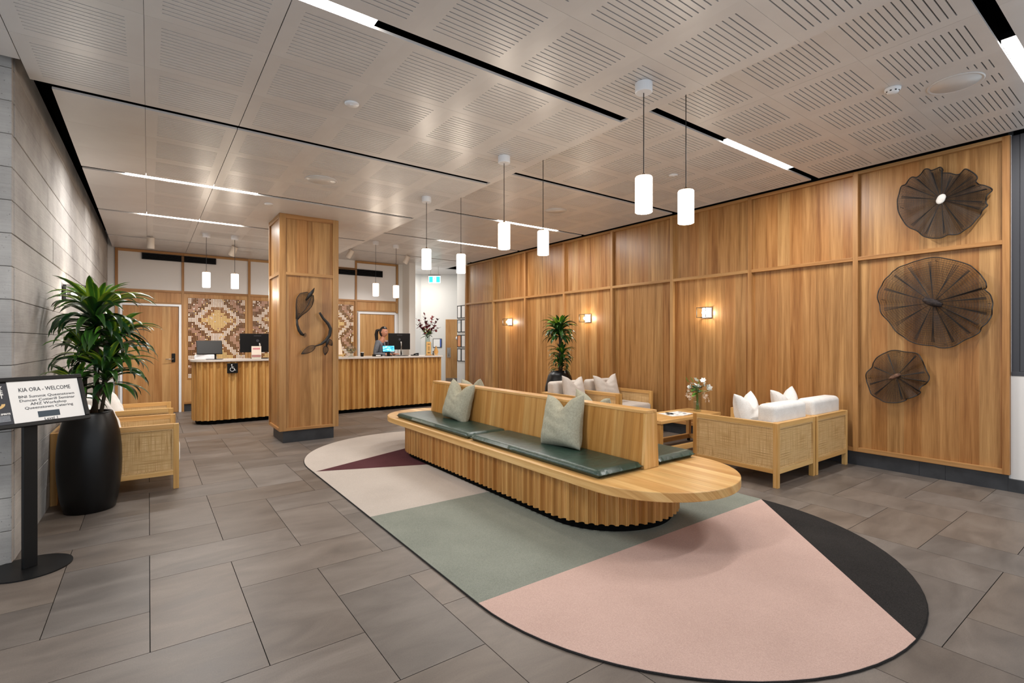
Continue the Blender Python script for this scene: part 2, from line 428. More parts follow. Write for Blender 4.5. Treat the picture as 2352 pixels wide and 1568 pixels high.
# strips at the ends of the slots (the slots stop short of the step between the two ceilings)
for k in range(-1, 6):
    y = SL(k)
    module(3.075, 3.104, y, y+SW, H1, kind=0); module(3.1055, 3.12, y, y+SW, H2, kind=0)
# riser of the step and the plain soffit of the lift lobby at the back
B(3.094, -2.2, H1+TH, 3.104, 12.0, H2+.005).build('riser', M['ceiling'], ceiling)
B(3.086, -2.2, H1+TH, 3.0935, 12.0, H1+.31).build('void_dark_sheet', M['void'], ceiling)  # black sheet that keeps the back of the riser dark behind the slots
B(3.105, -2.2, H2+.01, 3.11, 12.0, H2+.17).build('void_dark_sheet', M['void'], ceiling)
B(3.04, 11.93, H2, 9.0, 15, H2+TH).build('lobby_soffit', M['ceiling'], ceiling)

# ================================================================== RIGHT WALL: oak panels in a grid of stiles and rails
XW = 6.52
wr = tag(B(XW+.066, 1.035, .0, XW+.30, 10.95, H2+.1).build('wall_right', M['black']), kind='structure')  # black core puts the shadow gap below the ceiling into its colour
st = [1.040+1.2375*k for k in range(9)]
ZB, ZM, ZT = .158, 2.333, 3.315
for k, y in enumerate(st):
    w = .026
    B(XW, y-w, ZB, XW+.064, y+w, H2-.012).build('stile', M['wall_trim'], wr, bevel=.002)
for k in range(8):
    a, b = st[k]+.026, st[k+1]-.026
    B(XW+.052, a, ZB+.045, XW+.065, b, ZM).build('panel', M['wall_wood'], wr)
    B(XW+.052, a, ZM+.042, XW+.065, b, ZT).build('panel', M['wall_wood'], wr)
    B(XW+.001, a, ZB, XW+.064, b, ZB+.045).build('rail', M['wall_trim_y'], wr, bevel=.002)
    B(XW+.001, a, ZM, XW+.064, b, ZM+.042).build('rail', M['wall_trim_y'], wr, bevel=.002)
    B(XW+.001, a, ZT, XW+.064, b, H2-.012).build('rail', M['wall_trim_y'], wr, bevel=.002)
y = 1.03
for q in (1.488, 1.70, 2.9, 4.1, 5.3, 6.5, 7.7, 8.9, 10.1, 10.95):
    B(XW+.03, y+.001, 0, XW+.05, q-.001, ZB-.004).build('skirting_tile', M['skirting'], wr); y = q
# entrance wall beyond the timber: white dado, dark window frame, glass
we = tag(B(XW+.055, -2.2, .12, XW+.35, 1.028, 1.09).build('wall_entrance', M['white']), kind='structure')
B(XW+.03, -2.2, 0, XW+.06, 1.03, .118).build('skirting_tile', M['skirting'], we)
B(XW+.058, 1.012, .12, XW+.30, 1.03, H2).build('edge_strip', M['white'], we)
w1 = tag(MB().box(XW+.06, .955, 1.10, XW+.16, 1.012, H2-.01).build('window_1', M['charcoal'], bevel=.003), kind='structure')
B(XW+.05, .905, 1.13, XW+.14, .953, H2-.01).build('frame', M['charcoal'], w1, bevel=.003)
B(XW+.05, -2.2, 1.09, XW+.16, 1.012, 1.13).build('sill', M['charcoal'], w1, bevel=.003)
B(XW+.06, -2.2, 2.84, XW+.13, .905, 2.90).build('transom', M['charcoal'], w1)
B(XW+.06, -.9, 1.13, XW+.13, -.84, H2-.01).build('mullion', M['charcoal'], w1)
B(XW+.09, -2.2, 1.13, XW+.097, .905, H2-.01).build('pane', M['glass'], w1)

# ================================================================== LEFT WALL: board-marked concrete
wl = tag(B(-1.2, 4.55, 0, -.72, 12.1, H1+.25).build('wall_left', M['concrete']), kind='structure')
ang = math.atan2(.085, 7.4)
rb = random.Random(3); bh = .2105
for i in range(16):
    z = i*bh; y = 4.5+0.0
    cuts = [4.5]; c = 4.5-rb.random()*1.5
    while c < 11.6:
        c += rb.uniform(2.2, 3.2)
        if c > 4.9: cuts.append(min(c, 11.9))
    if cuts[-1] < 11.9: cuts.append(11.9)
    for a, b in zip(cuts, cuts[1:]):
        dx = rb.uniform(-.003, .003)
        x = lambda yy: -.70+(yy-4.5)*.0115
        m = MB(); g = .0015
        m.prism([(-.76, a+g), (x(a)+dx, a+g), (x(b)+dx, b-g), (-.76, b-g)], z+g, min(z+bh-g, H1+.2))
        m.build('board', M['concrete'], wl, bevel=.003, seg=1)
wf = tag(B(-2.6, 4.51, 0, -.745, 4.9, H1+.25).build('wall_front', M['concrete']), kind='structure')
for i in range(16):
    z = i*bh
    cuts = [-2.6, rb.uniform(-1.9, -1.2), -.702]
    for a, b in zip(cuts, cuts[1:]):
        dx = rb.uniform(-.003, .003)
        B(a+.0015, 4.44+dx, z+.0015, b-.0015, 4.5-.0005 if b > -.71 else 4.52, min(z+bh-.0015, H1+.2)).build('board', M['concrete'], wf, bevel=.003, seg=1)

# ================================================================== PILLAR clad in oak
px0, px1, py0, py1 = 1.451, 2.252, 7.395, 8.155
pil = tag(B(px0+.03, py0+.03, .17, px1-.03, py1-.03, H1).build('pillar', M['wall_wood']), kind='structure')
B(px0+.055, py0+.055, 0, px1-.055, py1-.055, .165).build('plinth', M['skirting'], pil)
for ax in (0, 1):
    for side in (0, 1):
        if ax == 0:   # faces y0 / y1
            yy = (py0, py0+.03) if side == 0 else (py1-.03, py1)
            for a, b in ((px0, px0+.082), (px1-.082, px1)): B(a, yy[0], .17, b, yy[1], H1).build('stile', M['wall_trim'], pil, bevel=.002)
            for z0, z1 in ((.17, .21), (2.333, 2.375), (3.12, H1)): B(px0+.082, yy[0]+.001, z0, px1-.082, yy[1], z1).build('rail', M['wall_trim_x'], pil, bevel=.002)
            zz = (py0+.022, py0+.03) if side == 0 else (py1-.03, py1-.022)
            for z0, z1 in ((.21, 2.333), (2.375, 3.12)): B(px0+.082, zz[0], z0, px1-.082, zz[1], z1).build('panel', M['wall_wood'], pil)
        else:
            xx = (px0-.001, px0+.03) if side == 0 else (px1-.03, px1+.001)
            for a, b in ((py0+.0305, py0+.055), (py1-.055, py1-.0305)): B(xx[0], a, .17, xx[1], b, H1).build('stile', M['wall_trim'], pil, bevel=.002)
            for z0, z1 in ((.17, .21), (2.333, 2.375), (3.12, H1)): B(xx[0]+.001, py0+.055, z0, xx[1], py1-.055, z1).build('rail', M['wall_trim_y'], pil, bevel=.002)
            zz = (px0+.022, px0+.03) if side == 0 else (px1-.03, px1-.022)
            for z0, z1 in ((.21, 2.333), (2.375, 3.12)): B(zz[0], py0+.055, z0, zz[1], py1-.055, z1).build('panel', M['wall_wood'], pil)

# ================================================================== BACK WALL behind the desk
YB = 11.93
wb = tag(B(-.72, YB+.035, 0, 5.25, YB+.3, H2+.15).build('wall_back', M['white']), kind='structure')
bs = [(-.51, -.465), (.533, .577), (1.72, 1.768), (2.905, 2.95), (4.03, 4.073), (5.075, 5.125)]
top = lambda x: H1 if x < 3.05 else H2
for i, (a, b) in enumerate(bs):
    z0 = 0 if i in (1, 4) else .15
    if i == 5: z0 = 2.12
    B(a, YB, z0, b, YB+.035, top(a)-.005).build('stile', M['wall_trim'], wb, bevel=.002)
for i in range(5):
    a, b = bs[i][1], bs[i+1][0]
    tz = top(a) if i != 2 else H1
    B(a, YB+.002, tz-.055, b, YB+.035, tz-.005).build('rail', M['wall_trim_x'], wb, bevel=.002)
    B(a, YB+.002, 2.373, b, YB+.035, 2.417).build('rail', M['wall_trim_x'], wb, bevel=.002)
    B(a, YB+.028, 2.417, b, YB+.034, tz-.055).build('upper_panel', M['white'], wb)
    if i in (0, 4):
        B(a, YB+.02, 2.145, b, YB+.034, 2.373).build('panel', M['back_wood'], wb)
        B(a, YB+.004, 2.145, b, YB+.03, 2.175).build('rail', M['wall_trim_x'], wb)
    else:
        B(a, YB+.024, .195, b, YB+.034, 2.373).build('panel', M['back_wood'], wb)
        B(a, YB+.002, .15, b, YB+.035, .195).build('rail', M['wall_trim_x'], wb)
        B(a, YB+.03, 0, b, YB+.036, .15).build('skirting_tile', M['skirting'], wb)
def door(n, x0, x1, ztop, handle_right=True):
    d = tag(B(x0+.045, YB+.012, .005, x1-.045, YB+.05, ztop-.045).build('door_%d' % n, M['back_wood'], bevel=.002), kind='structure')
    MB().box(x0, YB-.012, 0, x0+.04, YB+.036, ztop).box(x1-.04, YB-.012, 0, x1, YB+.036, ztop).box(x0+.04, YB-.012, ztop-.04, x1-.04, YB+.036, ztop).build('door_frame', M['white_gloss'], d, bevel=.002)
    if handle_right:
        hx = x1-.13
        h = B(hx-.03, YB-.012, 1.0, hx+.03, YB+.012, 1.17).build('lock_plate', M['black_plastic'], d, bevel=.006)
        MB().tube([(hx, YB-.01, 1.06), (hx, YB-.05, 1.06), (hx-.13, YB-.055, 1.06)], .009).build('handle', M['chrome'], h, smooth=True)
    return d
door(1, -.44, .53, 2.143)
door(2, 4.10, 5.07, 2.12, False)
# mosaic screens: little square shells set in a wooden lattice, in a stepped diamond pattern
tones = ['#3f1c10', '#7a4a22', '#f4f0ea', '#f0d594', '#b9958c']
tm = [Mat('mosaic_tone', t, .22, 0, .6).m for t in tones]
def mosaic(x0, x1, z0, z1, cols):
    p = (x1-x0)/cols; rows = int((z1-z0)/p); mb = MB(); rr = random.Random(5)
    holder = thing('mosaic_screen', '', 'screen')
    B(x0-.012, YB+.016, z0-.012, x1+.012, YB+.0235, z1+.012).build('lattice', M['wall_trim'], holder)
    c0 = (cols-1)/2; per = 27
    for i in range(cols):
        for j in range(rows):
            dj = (j-(rows-15)) % (per*1.0); dj = min(dj, per-dj)
            di = abs(i-c0)
            q = (int(di/2)*2*.86 + int(dj/2)*2*1.0)
            if q < 7: t = 3
            elif q < 10: t = 1
            elif q < 14: t = 2
            elif q < 18: t = 0
            elif q < 21: t = 4
            elif q < 25: t = 0
            else: t = 2
            if rr.random() < .10: t = rr.choice([2, 4, 3, 2])
            mb.cur = t; x = x0+i*p; z = z1-(j+1)*p; tl = rr.uniform(-.004, .004)
            n = len(mb.v); a = p*.16
            mb.v += [(x+a, YB+.012+tl, z+a), (x+p-a, YB+.012-tl, z+a), (x+p-a, YB+.012-tl*.5, z+p-a), (x+a, YB+.012+tl*.5, z+p-a),
                     (x+a, YB+.018, z+a), (x+p-a, YB+.018, z+a), (x+p-a, YB+.018, z+p-a), (x+a, YB+.018, z+p-a)]
            for f in ((0,1,2,3),(0,4,5,1),(1,5,6,2),(2,6,7,3),(3,7,4,0)): mb.f.append(tuple(n+q_ for q_ in f)); mb.m.append(t)
    tag(mb.build('shell_squares', tm, holder), kind='stuff')
    return holder
mosaic_labels = ['shell mosaic screen with a whole pale diamond, beside the hotel back door', 'shell mosaic screen mostly hidden by the left edge of the timber pillar', 'shell mosaic screen just right of the timber pillar, behind the glass sweet jar']
for (a, b), lb in zip(((.645, 1.665), (1.81, 2.86), (2.99, 3.99)), mosaic_labels):
    h = mosaic(a, b, .655, 2.285, 36); tag(h, lb, 'screen', 'mosaic screens behind the desk')

# ================================================================== LOBBY BEYOND: column, angled wall, door, side wall
tag(B(5.235, 11.5, 0, 5.40, 12.1, H2).build('column', M['white_far']), kind='structure')
B(5.13, YB-.03, 0, 5.235, YB+.2, H2).build('wall_return', M['white_far'], wb)
ws = tag(B(6.6, 10.955, .0, 6.9, 11.497, H2+.1).build('wall_side', M['white_far']), kind='structure')
pA, pB, pC = Vector((6.483, 13.419)), Vector((8.2, 12.165)), Vector((5.35, 13.05))
wfa = tag(MB().prism([tuple(pA), tuple(pB), (pB.x+.2, pB.y+.3), (pA.x+.1, pA.y+.35)], 0, H2+.1).build('wall_far', M['white_far']), kind='structure')
MB().prism([tuple(pC), tuple(pA), (pA.x, pA.y+.3), (pC.x, pC.y+.3)], 0, H2+.1).build('wall_angle', M['white_far'], wfa)
du = (pB-pA).normalized(); dn = Vector((-du.y, du.x))*-1
def onfar(t, off=0): q = pA+du*t+dn*off; return q
# door 3 on the angled wall; t measured along it
tA = (Vector((7.07, 12.99))-pA).length
D3 = bpy.data.objects.new('door_3', None)
m3 = MB().prism([tuple(onfar(tA,.0)), tuple(onfar(tA+.9,.0)), tuple(onfar(tA+.9,.02)), tuple(onfar(tA,.02))][::-1], .01, 2.05)
d3 = tag(m3.build('door_3', M['back_wood']), kind='structure')
MB().prism([tuple(onfar(tA+.01,.02)), tuple(onfar(tA+.89,.02)), tuple(onfar(tA+.89,.025)), tuple(onfar(tA+.01,.025))][::-1], .02, .33).build('kick_plate', M['steel'], d3)
pp = MB().prism([tuple(onfar(tA+.04,.02)), tuple(onfar(tA+.15,.02)), tuple(onfar(tA+.15,.03)), tuple(onfar(tA+.04,.03))][::-1], .93, 1.22).build('push_plate', M['steel'], d3)
a_, b_ = onfar(tA+.1,.03), onfar(tA+.1,.07)
MB().tube([(a_.x,a_.y,.98),(b_.x,b_.y,.98),(b_.x,b_.y,1.17),(a_.x,a_.y,1.17)], .009).build('pull', M['steel'], pp, smooth=True)
q = onfar(tA+.33, .03); MB().ball((q.x, q.y, 1.5), .035, .035, .05, 10, 6).build('symbol_plate', M['white_gloss'], d3, smooth=True)

# ================================================================== RUG: stadium of six wool sections
def stadium(cx, R_, y1, y2, n=40):
    p = []
    for i in range(n+1): a = PI+PI*i/n; p.append((cx+R_*math.cos(a), y1+R_*math.sin(a)))
    for i in range(n+1): a = PI*i/n; p.append((cx+R_*math.cos(a), y2+R_*math.sin(a)))
    return p
def clip(poly, a, b, c):      # keep a*x+b*y+c >= 0
    out = []
    for i in range(len(poly)):
        p, q = poly[i], poly[(i+1) % len(poly)]
        fp, fq = a*p[0]+b*p[1]+c, a*q[0]+b*q[1]+c
        if fp >= 0: out.append(p)
        if (fp >= 0) != (fq >= 0):
            t = fp/(fp-fq); out.append((p[0]+(q[0]-p[0])*t, p[1]+(q[1]-p[1])*t))
    return out
rug = thing('rug', 'large oblong rug in cream, plum, sage, blush and charcoal blocks under the bench', 'rug', (2.92, 4.0, 0))
rs = stadium(2.92, 1.487, 2.26, 5.80)
def ln(x0, y0, x1, y1): a, b = y0-y1, x1-x0; return a, b, -(a*x0+b*y0)     # left side of the directed line is positive
Lup, Llo = ln(1.454,5.578,2.942,6.183), ln(1.454,5.578,2.468,5.187); neg = lambda t: tuple(-q for q in t)
L3, L4, L5 = ln(0,3.885,1,3.885), ln(0,2.265,1,2.265), ln(2.93,.771,4.389,2.254)
secs = [('rug_cream', clip(rs, *Lup)), ('rug_plum', clip(clip(rs, *neg(Lup)), *Llo)), ('rug_cream', clip(clip(rs, *neg(Llo)), *L3)),
        ('rug_green', clip(clip(rs, *neg(L3)), *L4)), ('rug_pink', clip(clip(rs, *neg(L4)), *L5)), ('rug_dark', clip(clip(rs, *neg(L4)), *neg(L5)))]
secs[3] = ('rug_green', clip(clip(rs, *neg(L3)), *L4))
for n_, poly in secs:
    o = MB().prism([(x-2.92, y-4.0) for x, y in poly], 0.0005, .012).build('section', M[n_], rug)
    o['label'] = {'rug_cream':'cream wool section','rug_plum':'plum wool wedge','rug_green':'sage green section','rug_pink':'blush pink section','rug_dark':'charcoal section'}[n_]
edge = [(x-2.92, y-4.0, .005) for x, y in rs]; edge.append(edge[0])
MB().tube(edge, .0055, 6, False).build('bound_edge', M['rug_dark'], rug)

# ================================================================== BENCH
BX, BY0, BY1 = 3.13, 2.475, 6.01
bench = thing('bench', 'long stadium-shaped oak bench with fluted base and central backrest on the rug', 'bench', (BX, 4.25, 0))
def loc(poly): return [(x-BX, y-4.25) for x, y in poly]
MB().prism(loc(stadium(BX, .64, BY0, BY1)), .376, .44).build('seat_top', M['oak_y'], bench, bevel=.006, seg=3)
BA0, BA1 = 2.96, 5.52
MB().prism(loc(stadium(BX, .56, BA0, BA1)), .012, .085).build('plinth', M['black'], bench)
MB().prism(loc(stadium(BX, .568, BA0, BA1)), .085, .376).build('core', M['slat_wood'], bench)
def slat_mesh(w, dep, h, name, mat):
    pts = []
    pts.append((-w*.4925, 0))
    for i in range(9):
        t = i/8; x = (t-.5)*w*.70; pts.append((x, -dep*math.sin(PI*t)**.7 if 0 < t < 1 else 0))
    pts.append((w*.4925, 0))
    top = [(x, y) for x, y in pts]; poly = [(-w*.4925, -dep-.01), (w*.4925, -dep-.01)] + top[::-1]
    m = MB(); n = len(poly)
    # quads: front arc strips plus caps
    m.prism(poly, 0, h); return m.mesh(name, mat)
def along_stadium(Rr, y1, y2, pitch):
    L = (y2-y1); per = 2*L+2*PI*Rr; n = round(per/pitch); out = []
    for i in range(n):
        s_ = per*i/n
        if s_ < L: out.append((-Rr, y1+s_, PI/2))
        elif s_ < L+PI*Rr: a = PI-(s_-L)/Rr; out.append((Rr*math.cos(a), y2+Rr*math.sin(a), a-PI/2))
        elif s_ < 2*L+PI*Rr: out.append((Rr, y2-(s_-L-PI*Rr), -PI/2))
        else: a = -(s_-2*L-PI*Rr)/Rr; out.append((Rr*math.cos(a), y1+Rr*math.sin(a), a-PI/2))
    return out, per/n
pos, pw = along_stadium(.612, BA0, BA1, .0745)
sm = slat_mesh(pw, .030, .306, 'slat', M['slat_wood'])
for x, y, a in pos: inst('slat', sm, bench, (x, y-4.25, .07), (0, 0, a))
# tapered backrest with a pale cap and end boards
b0, b1, t0, t1 = .088, .088, .062, .062
yA, yB = 2.46-4.25, 6.0-4.25
def taper(x0, x1, X0, X1, ya, yb, z0, z1):
    return MB().add([(x0,ya,z0),(x1,ya,z0),(x1,yb,z0),(x0,yb,z0),(X0,ya,z1),(X1,ya,z1),(X1,yb,z1),(X0,yb,z1)], [(0,3,2,1),(4,5,6,7),(0,1,5,4),(1,2,6,5),(2,3,7,6),(3,0,4,7)])
taper(-b0+.003, b0-.003, -t0+.003, t0-.003, yA+.03, yB-.03, .441, .862).build('backrest', M['bench_back'], bench)
taper(-t0-.002, t0+.002, -t0, t0, yA, yB, .862, .886).build('backrest_cap', M['oak_y'], bench, bevel=.003)
for ya, yb in ((yA, yA+.03), (yB-.03, yB)): taper(-b0, b0, -t0, t0, ya, yb, .441, .862).build('end_board', M['oak_z'], bench, bevel=.003)

# leather pads
def pad(w, l, t, seed, round_corner=0):
    """soft pad, local x 0..w, y 0..l, z 0..t, domed with a fine puckered edge"""
    rr = random.Random(seed); nx, ny = 22, 44; mb = MB(); V = {}
    def P(i, j, s_):
        u, v = i/nx, j/ny; x, y = u*w, v*l
        d = min(x, w-x, y, l-y); e = 1-max(0, 1-d/.035)**2
        cr = .02; 
        dome = t*(.5+.5*math.sqrt(max(e, 0)))+.006*math.sin(PI*u)*math.sin(PI*v)
        bot = t*(.5-.5*math.sqrt(max(e, 0)))
        puck = .0018*math.sin((x+y)*160+rr.random()*.0) if d < .03 else .0012*math.sin(y*60+3*math.sin(x*14))*math.sin(PI*u)
        z = dome+puck if s_ else bot
        # pull corners in slightly
        k = .012*(1-min(d/.03, 1))
        return (x+(k if x < w/2 else -k)*.3, y+(k if y < l/2 else -k)*.3, z)
    for s_ in (1, 0):
        for i in range(nx+1):
            for j in range(ny+1): V[i,j,s_] = len(mb.v); mb.v.append(P(i, j, s_))
    for i in range(nx):
        for j in range(ny):
            mb.f.append((V[i,j,1], V[i+1,j,1], V[i+1,j+1,1], V[i,j+1,1])); mb.f.append((V[i,j,0], V[i,j+1,0], V[i+1,j+1,0], V[i+1,j,0]))
    for i in range(nx): mb.f.append((V[i,0,0],V[i+1,0,0],V[i+1,0,1],V[i,0,1])); mb.f.append((V[i,ny,1],V[i+1,ny,1],V[i+1,ny,0],V[i,ny,0]))
    for j in range(ny): mb.f.append((V[0,j,1],V[0,j+1,1],V[0,j+1,0],V[0,j,0])); mb.f.append((V[nx,j,0],V[nx,j+1,0],V[nx,j+1,1],V[nx,j,1]))
    mb.m = [0]*len(mb.f); return mb
pads = [((2.555, 2.46), .49, 1.76, 'long dark green leather pad on the near left side of the bench'),
        ((2.555, 4.245), .49, 1.78, 'dark green leather pad on the far left side of the bench'),
        ((3.222, 2.47), .51, 1.76, 'green leather pad on the bench side facing the timber wall')]
for i, ((x, y), w, l, lb) in enumerate(pads):
    o = pad(w, l, .056, i).build('bench_pad', M['leather'], None, smooth=True); o.location = (x, y, .4405)
    tag(o, lb, 'cushion', 'leather pads on the bench')

# pillows
def pillow_mesh(W_, H_, T_, chop, mat, seed=0, name='pillow'):
    n = 26; mb = MB(); V = {}; rr = random.Random(seed); ph = [rr.uniform(0, 6) for _ in range(6)]
    for s_ in (1, -1):
        for i in range(n+1):
            for j in range(n+1):
                u, v = 2*i/n-1, 2*j/n-1
                ex = 1-.10*(1-v*v); ey = 1-.07*(1-u*u)
                x = u*W_/2*ex; z = v*H_/2*ey
                th = T_/2*((1-u**4)*(1-v**4))**.55*(1.15-.25*v)
                cz = chop*math.exp(-(u/.42)**2)*max(0, (v+.35)/1.35)**1.6
                z -= cz; th *= 1-.35*math.exp(-(u/.3)**2)*max(0, v)
                th += .006*math.sin(u*7+ph[0]+v*3)*(1-u*u)*(1-v*v) + .004*math.sin(v*13+ph[1]+u*4)*(1-u*u)*(1-v*v)
                if v < -.5: z += .02*(u*u-1)*0; x *= 1+.05*(-.5-v)
                V[i,j,s_] = len(mb.v); mb.v.append((x, s_*max(th, .002), z+H_/2))
    for s_ in (1, -1):
        for i in range(n):
            for j in range(n):
                q = (V[i,j,s_], V[i+1,j,s_], V[i+1,j+1,s_], V[i,j+1,s_]); mb.f.append(q if s_ < 0 else q[::-1])
    for i in range(n):
        for a, b in (((i,0),(i+1,0)), ((i+1,n),(i,n)), ((0,i+1),(0,i)), ((n,i),(n,i+1))):
            mb.f.append((V[a[0],a[1],1], V[b[0],b[1],1], V[b[0],b[1],-1], V[a[0],a[1],-1]))
    mb.m = [0]*len(mb.f); return mb.mesh(name, mat, True)
def pillow(label, group, mat, loc, rot, W_=.46, H_=.46, T_=.17, chop=.1, seed=0):
    me = pillow_mesh(W_, H_, T_, chop, M[mat], seed)
    o = bpy.data.objects.new('pillow', me); COL.objects.link(o); o.location = loc
    o.rotation_mode = 'XYZ'; o.rotation_euler = Euler((R(rot[0]), R(rot[1]), R(rot[2])), 'XYZ')
    return tag(o, label, 'pillow', group)
# local pillow: width x, thickness y, height z.  rz = -90 makes it face +x/-x.
G1 = 'linen pillows on the bench'
pillow('grey green linen pillow leaning on the bench back, on the long near pad', G1, 'linen', (2.90, 3.26, .485), (-13, -5, -88), .47, .47, .18, .10, 1)
pillow('grey green linen pillow leaning on the bench back, on the far left pad', G1, 'linen', (2.89, 5.11, .485), (-13, 6, -86), .46, .47, .18, .13, 2)
pillow('linen pillow peeking over the bench back from the side by the wall, nearer one', G1, 'linen', (3.38, 3.28, .485), (13, 6, -93), .46, .47, .18, .13, 3)
pillow('linen pillow peeking over the far end of the bench back from behind', G1, 'linen', (3.38, 5.33, .485), (13, -4, -90), .46, .47, .18, .12, 4)

# ================================================================== ARMCHAIRS in oak and rattan
CW, CD, CH = .80, .92, .625
def chair_mb():
    p = .046
    M_ = {}
    M_['leg'] = B(-p/2, -p/2, 0, p/2, p/2, CH-.002).mesh('leg', M['oak_z'])
    return M_
def make_chair(label, group, loc_, rz, cush='boucle', w=CW):
    t = thing('armchair', label, 'armchair', loc_, rz, group); p = .046
    for x in (p/2, w-p/2):
        for y in (p/2, CD-p/2): B(x-p/2, y-p/2, 0, x+p/2, y+p/2, CH-.002).build('leg', M['oak_z'], t, bevel=.002)
    for side, x in ((0, 0), (1, w-p)):
        a = B(x+.001, p, CH-.046, x+p-.001, CD-p, CH).build('arm', M['oak_y'], t, bevel=.002)
        B(x+.001, p, .135, x+p-.001, CD-p, .181).build('lower_rail', M['oak_y'], t, bevel=.002)
        xs = (x+.002, x+.012) if side == 0 else (x+p-.012, x+p-.002)
        B(x+.012, p, .181, x+p-.012, CD-p, CH-.046).build('rattan_panel', M['rattan'], a)
        g = .009
        for q in ((xs[0]-.0, p, .181, xs[1], p+g, CH-.046), (xs[0], CD-p-g, .181, xs[1], CD-p, CH-.046), (xs[0], p+g, .181, xs[1], CD-p-g, .181+g), (xs[0], p+g, CH-.046-g, xs[1], CD-p-g, CH-.046)):
            B(*q).build('bead', M['rattan'], a)
    a = B(p, .001, CH-.046, w-p, p+.025, CH).build('back_rail', M['oak_x'], t, bevel=.002)
    B(p, .001, .135, w-p, p-.001, .181).build('lower_rail', M['oak_x'], t, bevel=.002)
    B(p, .012, .181, w-p, p-.012, CH-.046).build('rattan_panel', M['rattan'], a); g = .009
    for q in ((p, .002, .181, p+g, .012, CH-.046), (w-p-g, .002, .181, w-p, .012, CH-.046), (p+g, .002, .181, w-p-g, .012, .181+g), (p+g, .002, CH-.046-g, w-p-g, .012, CH-.046)):
        B(*q).build('bead', M['rattan'], a)
    B(p, p, .19, w-p, CD-p, .235).build('seat_deck', M['oak_x'], t)
    B(p+.004, .20, .236, w-p-.004, CD+.012, .44).build('seat_cushion', M[cush], t, smooth=True, bevel=.04, seg=5)
    c = taper(p+.012, w-p-.012, p+.016, w-p-.016, .052, .24, .42, .79)
    c.build('back_cushion', M[cush], t, smooth=True, bevel=.05, seg=5)
    return t
GA = 'oak and rattan armchairs'
make_chair('rattan armchair seen from behind, near the bench end, left of the pair', GA, (4.872, 2.35, 0), 0, 'boucle', .805)
make_chair('rattan armchair seen from behind, right of the pair, closest to the wall sculptures', GA, (5.692, 2.345, 0), 0, 'boucle', .805)
make_chair('rattan armchair across the coffee table with grey cushions, half hidden by the bench back', GA, (5.70, 5.985, 0), PI, 'cream', .765)
make_chair('rattan armchair across the coffee table with grey cushions, the one closer to the timber wall', GA, (6.475, 5.985, 0), PI, 'cream', .765)
make_chair('rattan armchair by the concrete wall, right behind the tall black planter', GA, (-.682, 6.575, 0), -PI/2, 'boucle')
make_chair('rattan armchair by the concrete wall, the farther one towards the door', GA, (-.682, 7.93, 0), -PI/2, 'boucle')
G2 = 'white boucle pillows'
pillow('white boucle pillow on the near left rattan armchair of the pair seen from behind', G2, 'boucle', (5.17, 2.75, .44), (14, 0, 188), .46, .44, .17, .11, 11)
pillow('white boucle pillow on the right armchair of the pair seen from behind', G2, 'boucle', (6.03, 2.75, .44), (14, 3, 176), .46, .44, .17, .11, 12)
pillow('oatmeal pillow on the grey cushioned armchair half hidden by the bench', 'oatmeal pillows', 'cream', (5.27, 5.56, .44), (-14, 4, 4), .45, .45, .17, .11, 13)
pillow('oatmeal pillow on the grey cushioned armchair nearer the timber wall', 'oatmeal pillows', 'cream', (5.97, 5.52, .44), (-14, -3, -10), .45, .45, .17, .11, 14)
pillow('white boucle pillow on the armchair just behind the black planter', G2, 'boucle', (-.30, 6.28, .44), (-14, 8, 96), .45, .44, .17, .09, 15)
pillow('white boucle pillow on the farther armchair by the concrete wall', G2, 'boucle', (-.31, 7.50, .44), (-14, 10, 88), .45, .44, .17, .1, 16)

# ================================================================== COFFEE TABLE, newspaper, vase
tb = thing('coffee_table', 'low oak coffee table on a sled base between the rattan armchairs', 'table', (5.0, 3.79, 0))
B(0, 0, .41, 1.29, .52, .45).build('table_top', M['oak_x'], tb, bevel=.003)
for x in (.03, 1.21):
    for y in (.03, .44): B(x, y, .04, x+.05, y+.05, .41).build('leg', M['oak_z'], tb, bevel=.002)
for y in (.03, .44): B(.03, y, .04, 1.26, y+.05, .10).build('stretcher', M['oak_x'], tb, bevel=.002)
for x in (.03, 1.21): B(x, .08, .04, x+.05, .44, .10).build('stretcher', M['oak_y'], tb, bevel=.002); B(x, .08, .36, x+.05, .44, .41).build('apron', M['oak_y'], tb)
for x in (.04, 1.22):
    for y in (.04, .45): B(x, y, 0, x+.03, y+.03, .04).build('foot', M['black_plastic'], tb)
npp = thing('newspaper', 'folded newspapers fanned out on the oak coffee table', 'newspaper', (5.62, 4.03, .4505), R(-8))
rr = random.Random(4)
for i in range(4):
    o = B(-.17+i*.055, -.14+i*.004, i*.003, .0+i*.06+.02, .15-i*.01, i*.003+.003).build('sheet', M['paper'], npp)
    o.rotation_euler = (0, 0, R(-6+4*i))
for i in range(14):
    x = -.15+rr.random()*.30; y = -.12+rr.random()*.2; c = rr.choice(['ink','grey_paper','teal_print','grey_paper','ink'])
    B(x, y, .0125, x+rr.uniform(.02,.05), y+rr.uniform(.02,.06), .0131).build('printed_block', M[c], npp)
def flower(mb, c, r, n=5, seed=0, cup=.3, w=.5):
    rr = random.Random(seed); ax = Vector((rr.uniform(-1,1), rr.uniform(-1.2,.2), rr.uniform(-.1,1))).normalized(); a = ax.orthogonal().normalized(); b = ax.cross(a); c = Vector(c)
    for i in range(n):
        t = 2*PI*i/n; d = a*math.cos(t)+b*math.sin(t); e = ax.cross(d)
        p0 = c; p1 = c+d*r*.55+ax*r*cup*.5+e*r*w; p2 = c+d*r+ax*r*cup; p3 = c+d*r*.55+ax*r*cup*.5-e*r*w
        mb.add([p0,p1,p2,p3], [(0,1,2,3)])
